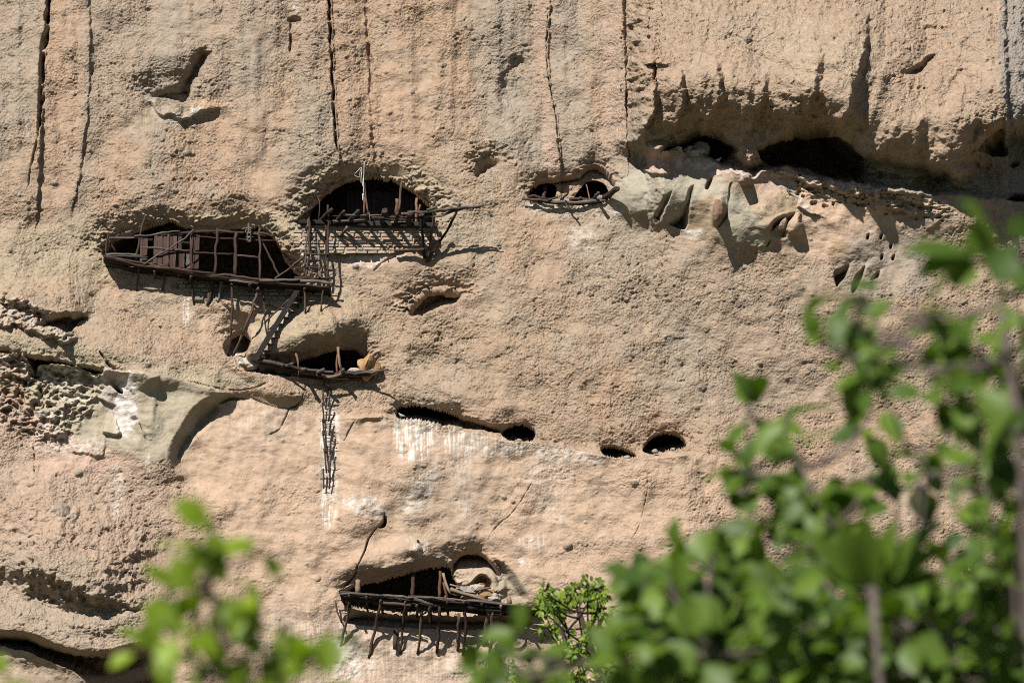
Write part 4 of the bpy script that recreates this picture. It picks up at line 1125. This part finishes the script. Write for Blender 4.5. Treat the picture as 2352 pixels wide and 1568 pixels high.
for r_ in range(3):
    for a, b in (((590, 1175), (1120, 1270)), ((1080, 1265), (1500, 1315)), ((1460, 1315), (1990, 1305))):
        pa, pb_ = k5(*a, fc - .1), k5(*b, fc - .1)
        pa.y = pb_.y = -(fc - .15 - r_ * .2)
        plank("board", WOOD, pa, pb_, .18, .045, pc)
pole("board", PALEWOOD, [k5(1390, 1335, fc + .05), k5(1560, 1325, fc + .05), k5(1640, 1260, fc + .15)], .05, .06, pc)
pole("beam", GREYWOOD, [k5(1640, 1290, fc + .02), k5(1950, 1285, fc + .08), k5(2205, 1248, fc + .3)], .05, .045, pc)
for b0, t0, r in (((830, 1240), (1008, 1172), .06), ((1060, 1275), (1160, 1240), .065), ((1230, 1310), (1395, 1246), .06), ((1565, 1320), (1640, 1248), .07)):
    pole("beam", GREYWOOD, [k5(*b0, fc - .5), k5(*t0, fc + .35)], r, r * .9, pc)
for pts, r, d, m in (([(1040, 1030), (1060, 1120), (1078, 1225)], .04, fc - .2, PALEWOOD), ([(1575, 965), (1585, 1090), (1615, 1245)], .045, fc, PALEWOOD), ([(1570, 1050), (1562, 1190), (1560, 1310)], .038, fc - .3, ORANGEWOOD), ([(1075, 1230), (1082, 1340)], .014, fc, GREYWOOD), ([(1525, 1385), (1550, 1350)], .02, fc - .2, ORANGEWOOD)):
    rl("post", m, k5, pts, r, d, pc)
pole("fork", PALEWOOD, [k5(1058, 1045, fc - .2), k5(1066, 1022, fc - .18)], .02, .012, pc)
v, f = rock_geo(k5(1930, 1215, SC + .12), .20, .22, .28, 21, 3, .5)
tag(link_mesh("boulder", v, f, STONE_O, None, None, False, origin=k5(1930, 1260, SC + .12)), "orange crumbling rubble heap at the right end of the middle cave", "boulder")
rock("stone", "pale rubble lump behind the boards of the middle cave platform", k5(1770, 1268, SC + .1), .17, .12, .08, STONE_P, None, 23, "stone")

# ================================================================== chain of seven short ladders
lab = ["ladder section hanging in shadow straight under the middle platform, topmost of the chain", "short ladder section with splayed stiles next below the topmost in the chain", "ladder section third from the top of the hanging chain",
       "ladder section at the middle of the hanging chain on the white streak", "longest ladder section of the chain with two paired rungs", "narrowing ladder section with one crooked rung sticking out to the right", "lowest short ladder section at the foot of the hanging chain"]
sec = [([(565, 110), (562, 215), (570, 322)], [(617, 112), (614, 215), (608, 318)], [(525, 215, 628, 216), (555, 160, 630, 158), (555, 260, 622, 262)]),
       ([(545, 305), (548, 400), (560, 490)], [(634, 285), (622, 400), (610, 500)], [(488, 312, 570, 312), (530, 401, 660, 400), (515, 478, 640, 482)]),
       ([(540, 455), (550, 570), (560, 690)], [(632, 462), (625, 560), (612, 672)], [(515, 492, 655, 492), (542, 564, 620, 566), (548, 592, 655, 600), (550, 650, 640, 655)]),
       ([(543, 640), (552, 730), (560, 832)], [(640, 645), (630, 740), (620, 832)], [(503, 645, 610, 650), (515, 665, 600, 672), (540, 715, 655, 720), (545, 735, 660, 762), (545, 800, 630, 806)]),
       ([(543, 775), (558, 890), (578, 1035)], [(643, 768), (640, 900), (630, 1045)], [(522, 805, 685, 802), (530, 822, 690, 830), (545, 890, 675, 893), (552, 915, 690, 930), (560, 1000, 650, 1000)]),
       ([(558, 980), (572, 1100), (588, 1258)], [(655, 988), (632, 1110), (614, 1250)], [(550, 1002, 670, 1020), (578, 1108, 712, 1140), (560, 1010, 640, 1008), (520, 1218, 605, 1222)]),
       ([(550, 1205), (556, 1320), (556, 1435)], [(632, 1200), (626, 1320), (618, 1440)], [(520, 1220, 650, 1216), (512, 1310, 655, 1310), (518, 1325, 650, 1326), (520, 1412, 650, 1416)])]
for (a, b, rg), l in zip(sec, lab):
    ym = (a[0][1] + a[-1][1]) / 2
    sm = max(surf(631.6 + .20148 * 590, 832.6 + .20148 * y_) for y_ in (a[0][1], ym, a[-1][1])) + .07
    ladder(l, k8, a, b, rg, .032, (lambda y, sm=sm, y0=a[0][1], y1=a[-1][1]: sm + .10 - .06 * (y - y0) / (y1 - y0)) if l != lab[0] else (lambda y: max(fc - .25 - .3 * (y - 110) / 210, .1 + SC)), .0105, group="chain of short ladders")

# ================================================================== lowest platform
SE = max(surf(820, 1440), surf(1000, 1440), surf(1180, 1440), surf(1000, 1500))
pe = thing("timber_platform", "longest brushwood deck on many thin legs below the skull shaped hollow", "platform", P(970, 1400, SE + .3))
fe = SE + .75
ed = [(165, 508), (320, 512), (450, 520), (600, 535), (730, 552), (870, 548), (1100, 548), (1290, 562), (1500, 578), (1700, 598), (1850, 612), (2110, 642), (2250, 655)]
for r_ in range(6):
    i = rs.choice((0, 0, 1)) if r_ else 0
    while i < len(ed) - 1:
        j = min(len(ed) - 1, i + rs.choice((1, 2, 3)))
        pa, pz = k6(*ed[i], fe), k6(*ed[j], fe)
        pa.y = pz.y = -(fe - r_ * .2)
        pa.z += rs.uniform(-.03, .03); pz.z += rs.uniform(-.03, .03)
        plank("deck_board", (rs.choice((WOOD, GREYWOOD)) if r_ == 0 else BLACKWOOD), pa, pz, .17, .05, pe, warp=.02)  # rows behind the front carry shade under the deck as black colour
        i = j
for pts, r, d, m in (([(210, 562), (420, 575), (600, 600)], .05, fe - .1, BLACKWOOD), ([(605, 600), (760, 615), (900, 628)], .05, fe + .05, WOOD), ([(930, 560), (1020, 590), (1125, 625)], .055, fe + .1, GREYWOOD), ([(880, 590), (1130, 640)], .06, fe - .05, BLACKWOOD),
                     ([(1130, 625), (1400, 640), (1760, 670), (2110, 690)], .075, fe - .1, BLACKWOOD), ([(160, 508), (300, 500), (460, 515), (610, 525)], .022, fe + .08, GREYWOOD), ([(860, 548), (1000, 545), (1250, 548)], .03, fe + .08, GREYWOOD), ([(1260, 560), (1500, 575), (2100, 640)], .03, fe + .08, GREYWOOD),
                     ([(730, 545), (810, 560), (890, 575)], .02, fe + .1, GREYWOOD), ([(1290, 590), (1440, 600)], .04, fe + .05, WOOD)):
    rl("edge_beam", m, k6, pts, r, d, pe)
for x, y in ((250, 520), (430, 535), (583, 575), (838, 590), (960, 625), (1100, 640), (1278, 590), (1450, 590), (1640, 610), (1838, 632), (2060, 665)):
    pa = k6(x, y, fe + .12); pole("joist", PALEWOOD if x in (1838, 2060) else WOOD, [pa, Vector((pa.x, -(SE - .6), pa.z))], .045, .04, pe)
for top, mid, bot, r in (((580, 600), (535, 820), (460, 1172), .055), ((838, 610), (822, 780), (785, 1132), .05), ((1010, 640), (992, 900), (970, 1132), .05), ((1195, 630), (1192, 880), (1172, 1122), .058), ((1400, 720), (1396, 900), (1388, 1095), .06),
                         ((1468, 640), (1466, 900), (1445, 1148), .055), ((1755, 680), (1748, 900), (1720, 1188), .06), ((248, 570), (232, 760), (160, 1050), .045), ((1700, 640), (1690, 860), (1670, 1050), .07), ((2000, 690), (1980, 900), (1950, 1075), .04)):
    prop(k6, top, bot, r, fe - .1, par=pe, mid=mid, name="leg", mat=WOOD)
prop(k6, (1090, 640), (1092, 800), .04, fe + .05, GREYWOOD, par=pe, name="hanging_stake", boff=.4)
for pts, r, d, m, l in (([(345, 362), (342, 500)], .09, fe - .35, PALEWOOD, "pale split stump standing at the left end of the lowest deck"), ([(925, 285), (915, 540)], .07, fe - .9, REDWOOD, "dark brown post inside the middle of the lowest cave"), ([(1204, 270), (1195, 545)], .055, fe - .7, ORANGEWOOD, "reddish post beside the stick pile in the lowest cave"),
                        ([(1918, 535), (1930, 610)], .085, fe - .2, PALEWOOD, "pale cut stump at the right of the lowest deck"), ([(740, 890), (730, 1085)], .07, surf(908, 1470) + .1, WOOD, "short plank stub wedged on the wall under the lowest deck")):
    tag(pole("post", m, [k6(x, y, d) for x, y in pts], r, r, None, crook=.2), l, "post")
ladder("thin stick ladder hanging below the left corner of the lowest deck", k6, [(108, 575), (130, 690), (172, 805)], [(195, 565), (205, 640), (216, 690)], [(122, 578, 205, 574), (118, 702, 242, 710)], .03, SE + .25, .016, mat=REDWOOD)
for i, (pts, r, m, l) in enumerate((([(1235, 290), (1262, 380), (1312, 505)], .05, PALEWOOD, "tallest pale stick leaning in the lowest cave's wood pile"), ([(1240, 385), (1255, 470), (1285, 560)], .05, ORANGEWOOD, "brown stick crossing behind the tallest stick of the wood pile"),
                                    ([(1310, 455), (1450, 500), (1700, 580)], .065, PALEWOOD, "long thick pole lying at the right of the wood pile on the deck"), ([(1305, 408), (1415, 432)], .035, PALEWOOD, "short top stick of the wood pile beside the hollow"),
                                    ([(1320, 500), (1395, 522)], .04, PALEWOOD, "short stub lying low in the wood pile"), ([(1580, 470), (1650, 455), (1732, 442)], .04, PALEWOOD, "pale stick wedged under the skull shaped hollow"), ([(1275, 520), (1245, 560)], .06, GREYWOOD, "grey stub leaning at the foot of the wood pile"),
                                    ([(1330, 440), (1310, 510)], .035, PALEWOOD, "thin stick standing between the pale sticks of the wood pile"), ([(1420, 550), (1450, 520)], .035, PALEWOOD, "small broken stick on the deck below the long pole"))):
    tag(pole("stick", m, [k6(x, y, fe - .35 - .04 * i) for x, y in pts], r, r * .9), l, "stick", "pile of sticks in the lowest cave")
for i, (x, y, r, m, l) in enumerate(((1570, 485, .20, STONE_P, "largest pale rubble stone under the skull shaped hollow"), (1660, 505, .17, STONE_O, "orange tinted rubble stone right under the pale stick"), (1480, 470, .16, STONE_G, "grey rubble stone behind the long pole"),
                                     (1740, 540, .16, STONE_P, "pale rubble stone at the right end of the heap"), (1600, 440, .12, STONE_O, "small orange rubble stone inside the lower eye of the hollow"), (800, 548, .08, STONE_P, "pale lump sitting on the middle of the lowest deck"))):
    rock("stone", l, k6(x, y, fe - .75 if i < 5 else fe - .1), r * 1.3, r, r * .8, m, "rubble in the lowest cave", 60 + i, "stone", .4)
# small stones at the pigeon holes and on the ledge
for i, (u, v_, r, m, l) in enumerate(((1192, 1012, .06, STONE_G, "round grey cobble in the mouth of the middle pigeon hole"), (1440, 1050, .06, STONE_G, "rough stone at the right corner of the low pigeon hole"),
                                      (1504, 1036, .07, STONE_G, "grey stone at left inside the rightmost pigeon hole"), (1545, 1031, .05, STONE_G, "small rubble stone at right inside the rightmost pigeon hole"))):
    rock("stone", l, P(u, v_, surf(u, v_ + 12) - .12), r * 1.2, r, r * .8, m, "stones lying in the pigeon holes", 80 + i, "stone")
for i, (u, v_, r, h, l) in enumerate(((1612, 342, .17, .2, "knobby upright boulder in shade at the back of the pink ledge"), (1600, 352, .2, .1, "flat boulder in front of the knobby boulder on pink ledge"), (1580, 344, .12, .09, "dark boulder in the left cavity above the pink ledge"), (1553, 346, .15, .06, "low stone at the left end of the pink ledge"),
                                      (1790, 398, .2, .06, "flat shelf stone where two pigeons perch"), (1578, 372, .1, .1, "rounded stone sitting on the pink ledge slope"))):
    rock("boulder", l, P(u, v_, surf(u, v_ + 8) + .02), r, r, h, STONE_P if i != 2 else STONE_G, "boulders on the pink ledge", 100 + i, "boulder", .35)
rock("boulder", "reddish brown egg shaped lump stuck to the green boulder face", P(1649, 483, surf(1649, 483) + .02), .14, .13, .29, plain("red_lump", (.26, .165, .11), .95, .2, 14, .02), None, 130, "boulder", .15)

# ================================================================== pigeons
def pigeon(label, u, v, d, face, mat):
    c = P(u, v, d)
    t = thing("pigeon", label, "pigeon", c, "pigeons on the ledges")
    s = face
    path = [(-.19, .055), (-.12, .07), (-.05, .085), (.02, .105), (.07, .135), (.09, .175), (.115, .20), (.14, .198)]
    rad = [.012, .03, .055, .062, .048, .03, .032, .012]
    verts, faces = [], []
    for (x, z), r in zip(path, rad):
        for j in range(10):
            an = j * math.pi / 5
            verts.append(c + .5 * Vector((s * x - s * math.sin(an) * r * .35, math.cos(an) * r, z + math.sin(an) * r)))
    for i in range(len(path) - 1):
        for j in range(10):
            j2 = (j + 1) % 10
            faces.append((i * 10 + j, i * 10 + j2, i * 10 + 10 + j2, i * 10 + 10 + j))
    faces.append(tuple(range(10))[::-1]); faces.append(tuple(len(verts) - 10 + j for j in range(10)))
    link_mesh("body", verts, faces, mat, t, None)
    pole("beak", METAL, [c + Vector((s * .072, 0, .099)), c + Vector((s * .085, 0, .094))], .006, .003, t, sides=5, crook=0, wob=0)
    for y in (-.025, .025):
        pole("leg", STONE_O, [c + Vector((s * .01, y * .5, .03)), c + Vector((s * .012, y * .5, -.02))], .005, .005, t, sides=5, crook=0, wob=0)
pigeon("pale pigeon in shade on the pink ledge beside the rock pinnacle", 1651, 371, surf(1651, 378) + .03, 1, FEATHER_P)
pigeon("dark pigeon perched on the flat shelf stone right of the pinnacle", 1786, 396, surf(1786, 404) + .1, 1, FEATHER)
pigeon("dark pigeon clinging to the pale edge below the shelf stone", 1812, 443, surf(1812, 448) + .06, -1, FEATHER)
pigeon("slate pigeon sitting left of the white stained ledge", 873, 963, surf(873, 970) + .04, 1, FEATHER)
pigeon("light grey pigeon in the mouth of the long dark pigeon hole", 922, 958, surf(922, 968) + .02, -1, FEATHER_P)

# ================================================================== hillside and the shrubs growing on it
def ground_z(x, y):
    return -35.7 + (y + 104.6) * math.tan(R(10)) + .35 * math.sin(x * .31 + y * .17) + .25 * math.sin(x * .13 - y * .41)
gx = np.concatenate([np.linspace(-400, -60, 18), np.linspace(-55, 55, 56), np.linspace(60, 400, 18)])
gy = np.concatenate([np.linspace(-500, -130, 18), np.linspace(-125, 30, 80)])
gv, gf = [], []
for y in gy:
    for x in gx: gv.append((x, y, ground_z(x, y) - (0.12 * (-104.6 - y) if y < -104.6 else 0)))
for j in range(len(gy) - 1):
    for i in range(len(gx) - 1):
        a = j * len(gx) + i; gf.append((a, a + 1, a + len(gx) + 1, a + len(gx)))
g = link_mesh("ground", gv, gf, GROUND, None, None, True, origin=(0, -60, -30))
g['kind'] = 'structure'; g['label'] = 'dry grassy hillside sloping up to the cliff'

rl_ = random.Random(3)
def leaf_geo(V_, F_, T_, base, axis, normal, L, W, tone, shape=0, n=4, curl=.25):
    axis = Vector(axis).normalized(); nrm = Vector(normal)
    side = axis.cross(nrm)
    side = side.normalized() if side.length > .01 else Vector((1, 0, 0))
    nrm = side.cross(axis)
    prof = ((.06, .62, 1.0, .78, .05), (.12, .5, .9, 1.0, .25), (.05, .8, 1.0, .6, .02))[shape]
    i0 = len(V_)
    for k in range(n + 1):
        f = k / n
        w = W / 2 * prof[min(4, int(round(f * 4)))]
        c = Vector(base) + axis * (L * f) - nrm * (curl * L * f * f)
        lift = nrm * (w * .35)
        V_ += [c - side * w + lift, c, c + side * w + lift]
        T_ += [tone * .9, tone, min(1, tone * 1.1)]
    for k in range(n):
        a = i0 + k * 3
        F_ += [(a, a + 1, a + 4, a + 3), (a + 1, a + 2, a + 5, a + 4)]
def foliage(name, mat, parent, V_, F_, T_):
    o = link_mesh(name, V_, F_, mat, parent, None, smooth=True)
    a = o.data.attributes.new("leaf_tone", 'FLOAT', 'POINT'); a.data.foreach_set("value", np.array(T_, F32))
    return o
def merged_poles(name, mat, parent, items, sides=6):
    Vv, Ff, G = [], [], []
    for pts, r0, r1 in items:
        v, f, gr = tube_geo(pts, (r0, r1), sides, wob=.08, crook=.25, per=.08 if (Vector(pts[0]) - Vector(pts[-1])).length < 3 else .3)
        b = len(Vv); Vv += v; G += gr; Ff += [tuple(b + i for i in x) for x in f]
    return link_mesh(name, Vv, Ff, mat, parent, G)
SUNUP = -SUN
def rand_dir(bias=(0, 0, 0), k=1.0):
    while True:
        v = Vector((rl_.uniform(-1, 1), rl_.uniform(-1, 1), rl_.uniform(-1, 1)))
        if .05 < v.length < 1: return (v.normalized() + Vector(bias) * k).normalized()
MPX = 2 * TAN / 2352
def shrub(name, label, cat, dist, stem, stems_r, clusters, leaf, mats, group=None, shape=0, hang=.4, twig=.006, spread=.35):
    """clusters: (u, v, radius, count); leaf: (length px, width px)"""
    px = dist * MPX
    st = [Q(u, v, dist * k) for u, v, k in stem]
    base = Vector((st[0].x, st[0].y, ground_z(st[0].x, st[0].y) - .1))
    t = thing(name, label, cat, base, group)
    items = [([base, base.lerp(st[0], .5) + Vector((.05, 0, 0)), *st], stems_r, stems_r * .35)]
    V_, F_, T_ = [], [], []
    allp = st
    for (u, v, rad, n) in clusters:
        dk = dist * (1 + rl_.uniform(-.07, .07))
        c = Q(u, v, dk)
        below = [p for p in allp if p.z < c.z + .02] or [allp[0]]
        near = min(below, key=lambda p: (p - c).length)
        mid = near.lerp(c, .5) + Vector((rl_.uniform(-.1, .1), rl_.uniform(-.1, .1), -.08)) * (near - c).length
        items.append(([near, mid, c], max(twig, stems_r * .15), twig * .6))
        allp = allp + [mid]
        n = int(round(n * (1.0 if mats[0] is LEAF_Y else 1.6)))
        for i in range(n):
            d = rand_dir((0, 0, .15))
            off = Vector((d.x, d.y * 1.2, d.z)) * (rad * px * rl_.random() ** .5)
            p = c + off
            ax = rand_dir(off.normalized() + Vector((0, 0, -hang)), .9)
            nm = rand_dir(SUNUP * .8 + Vector((0, -.3, .5)), 1.3)
            s = rl_.uniform(.7, 1.2)
            if i % 3 == 0: items.append(([c, c.lerp(p, .5) + Vector((0, 0, .02)), p], twig * .5, twig * .3))
            leaf_geo(V_, F_, T_, p, ax, nm, leaf[0] * px * s, leaf[1] * px * s * rl_.uniform(.85, 1.15), rl_.uniform(.05, 1) , shape, curl=rl_.uniform(.05, .4))
    merged_poles("trunk", mats[1], t, items)
    foliage("crown", mats[0], t, V_, F_, T_)
    return t
def scatter(poly, n, r, cnt):
    us = [p[0] for p in poly]; vs = [p[1] for p in poly]
    def inside(u, v):
        c = False; m = len(poly)
        for i in range(m):
            (x0, y0), (x1, y1) = poly[i], poly[(i + 1) % m]
            if (y0 > v) != (y1 > v) and u < (x1 - x0) * (v - y0) / (y1 - y0) + x0: c = not c
        return c
    out = []
    while len(out) < n:
        u, v = rl_.uniform(min(us), max(us)), rl_.uniform(min(vs), max(vs))
        if inside(u, v): out.append((u, v, r * rl_.uniform(.7, 1.3), cnt))
    return out

# young sprig at the left
shrub("shrub", "blurred bright yellow green leafy sprig standing alone at the lower left", "shrub", 5.3,
      [(520, 1900, 1), (520, 1650, 1), (510, 1480, 1), (480, 1340, 1), (470, 1260, 1)], .010,
      [(395, 1270, 30, 3), (440, 1262, 34, 3), (495, 1232, 44, 5), (590, 1282, 34, 3), (385, 1362, 28, 3), (420, 1385, 30, 3), (480, 1382, 40, 4), (550, 1385, 44, 5), (600, 1405, 34, 3), (650, 1430, 36, 4),
       (765, 1450, 34, 3), (340, 1525, 46, 4), (395, 1480, 34, 3), (470, 1475, 40, 4), (520, 1510, 50, 6), (600, 1500, 46, 5), (570, 1555, 50, 6), (660, 1545, 34, 3), (700, 1520, 26, 2), (480, 1565, 40, 4), (730, 1560, 30, 2), (15, 1562, 30, 3)],
      (92, 64), (LEAF_Y, BARK_D), shape=0, hang=.5, twig=.0035)
# right foreground shrubs
cA = scatter([(1440, 1350), (1500, 1310), (1560, 1290), (1700, 1330), (1800, 1290), (1850, 1380), (1960, 1480), (1960, 1600), (1500, 1600), (1450, 1450)], 60, 46, 8)
shrub("shrub", "broad mid green shrub in soft focus along the bottom right of centre", "shrub", 7.2,
      [(1640, 1900, 1), (1630, 1650, 1), (1610, 1560, 1), (1590, 1480, 1)], .016,
      cA + [(1140, 1495, 24, 3), (1190, 1470, 34, 4), (1640, 1212, 22, 2), (1570, 1275, 34, 4), (1490, 1300, 30, 3), (1660, 1260, 34, 3), (1540, 1330, 40, 5), (1450, 1335, 36, 4), (1150, 1515, 36, 4), (1195, 1535, 40, 5), (1245, 1550, 40, 5), (1120, 1560, 34, 4), (1300, 1570, 40, 4), (1380, 1560, 40, 5), (1440, 1520, 40, 5), (1480, 1440, 40, 5)],
      (86, 60), (LEAF, BARK), "shrubs in the right foreground", hang=.35, twig=.004)
cB = scatter([(1850, 1300), (2000, 1330), (2352, 1290), (2420, 1600), (1860, 1600)], 60, 46, 6)
cB += [(u, v, r, n) for u, v, r, n in ((1690, 1055, 34, 4), (1720, 945, 32, 4), (1745, 990, 26, 3), (1812, 965, 20, 2), (1680, 1090, 26, 2), (1830, 1050, 36, 4), (1760, 1110, 38, 5), (1850, 1130, 46, 6), (1930, 1180, 50, 7), (1780, 1180, 34, 4), (1860, 1210, 44, 6),
                                      (1965, 1000, 40, 4), (2010, 945, 26, 2), (2110, 1080, 44, 5), (2060, 1160, 40, 4), (1995, 1110, 34, 3), (1750, 1240, 44, 5), (1850, 1280, 50, 7), (1700, 1300, 40, 4), (2120, 1010, 26, 2))]
tB = shrub("shrub", "tall grey stemmed shrub with sprays of leaves right of the centre foreground", "shrub", 7.6,
      [(2012, 1900, 1), (2012, 1568, 1), (2012, 1400, 1), (2000, 1330, 1)], .024, cB,
      (86, 60), (LEAF, BARK), "shrubs in the right foreground", hang=.3, twig=.0045)
cC = [(1935, 690, 34, 3), (1960, 735, 32, 4), (2005, 730, 24, 2), (1880, 795, 26, 3), (1915, 812, 34, 4), (1960, 835, 36, 5), (2020, 850, 34, 4), (2060, 850, 22, 2), (2145, 745, 36, 4), (2180, 775, 40, 5), (2215, 800, 44, 6), (2110, 720, 24, 2), (2250, 830, 40, 5),
      (2150, 900, 36, 4), (2180, 930, 40, 5), (2240, 950, 44, 5), (2300, 920, 46, 5), (2330, 860, 40, 4), (2320, 1000, 46, 5), (2260, 1040, 44, 5), (2240, 1110, 30, 3), (2340, 1090, 46, 5), (2280, 1190, 34, 3), (2200, 1195, 24, 2), (2340, 1230, 44, 5), (2350, 740, 30, 3), (2290, 760, 20, 2)]
tC = shrub("shrub", "tall leafy shrub rising along the right edge of the picture", "shrub", 6.6,
      [(2380, 1900, 1), (2370, 1500, 1), (2350, 1150, 1), (2338, 950, 1), (2312, 830, 1), (2300, 700, 1)], .022, cC,
      (92, 60), (LEAF, BARK), "shrubs in the right foreground", hang=.45, twig=.004)
# big lobed leaves close to the view point at the right edge, and the upright rosette
def big_leaves(label, name, dist, root_px, leaves, shape, mat):
    px = dist * MPX
    top = Q(root_px[0], root_px[1], dist)
    base = Vector((top.x + .1, top.y, ground_z(top.x, top.y) - .1))
    t = thing(name, label, "plant", base)
    V_, F_, T_ = [], [], []
    items = [([base, base.lerp(top, .5), top], .012, .006)]
    for (u0, v0, u1, v1, w, tone) in leaves:
        a, b = Q(u0, v0, dist), Q(u1, v1, dist * rl_.uniform(.985, 1.0))
        items.append(([top, top.lerp(a, .5), a], .004, .003))
        nm = (Vector((rl_.uniform(-.5, .5), -1, rl_.uniform(.2, .9)))).normalized()
        leaf_geo(V_, F_, T_, a, b - a, nm, (b - a).length, w * px, tone, shape, 4, .12)
    merged_poles("stem", BARK, t, items)
    foliage("leaves", mat, t, V_, F_, T_)
big_leaves("large broad lobed leaves hanging into the right edge above the shrubs", "fig_branch", 6.0, (2420, 640),
           [(2265, 590, 2090, 560, 70, .3), (2250, 585, 2110, 620, 70, .6), (2240, 600, 2190, 655, 90, .7), (2280, 560, 2220, 455, 60, .8), (2290, 600, 2230, 520, 80, .5), (2330, 560, 2290, 640, 90, .1), (2400, 560, 2320, 520, 90, .15), (2390, 600, 2340, 650, 100, .2), (2290, 690, 2310, 640, 50, .9)], 1, LEAF)
big_leaves("fan of long upright pale green leaves in the middle of the right foreground", "rosette_plant", 6.4, (2005, 1360),
           [(1990, 1350, 1860, 1220, 70, .5), (1992, 1350, 1930, 1190, 66, .75), (2000, 1345, 1985, 1180, 70, .8), (2015, 1345, 2050, 1190, 70, .7), (2025, 1350, 2150, 1180, 76, .5), (2030, 1355, 2180, 1230, 60, .8), (1985, 1355, 1840, 1290, 60, .6), (2010, 1350, 2010, 1240, 60, .7), (2040, 1360, 2200, 1300, 60, .4)], 2, LEAF)
# shrubs that stand near the foot of the cliff, almost in focus
shrub("bush", "small leaved bush in sharper focus growing beside the lowest deck", "bush", 42,
      [(1400, 1900, 1), (1390, 1650, 1), (1360, 1500, 1), (1330, 1400, 1)], .07,
      scatter([(1215, 1385), (1255, 1348), (1330, 1336), (1400, 1350), (1480, 1345), (1510, 1420), (1540, 1600), (1240, 1600), (1300, 1480), (1235, 1430)], 80, 22, 17),
      (17, 11), (LEAF_S, BARK_D), "small leaved bushes below the cliff", twig=.012)
shrub("bush", "small leaved bush seen through gaps at the bottom right corner", "bush", 44,
      [(2150, 1950, 1), (2150, 1680, 1), (2120, 1560, 1), (2200, 1450, 1)], .07,
      scatter([(1560, 1500), (1700, 1440), (1900, 1430), (2000, 1470), (2150, 1380), (2230, 1240), (2290, 1180), (2400, 1200), (2420, 1600), (1560, 1600)], 130, 24, 14),
      (16, 11), (LEAF_S, BARK_D), "small leaved bushes below the cliff", twig=.012)
shrub("bush", "little sprig of small leaves left of the broad green shrub at bottom centre", "bush", 40,
      [(1160, 1900, 1), (1160, 1650, 1), (1140, 1560, 1)], .04,
      scatter([(1120, 1500), (1180, 1520), (1220, 1600), (1100, 1600)], 16, 18, 12), (16, 11), (LEAF_S, BARK_D), "small leaved bushes below the cliff", twig=.01)
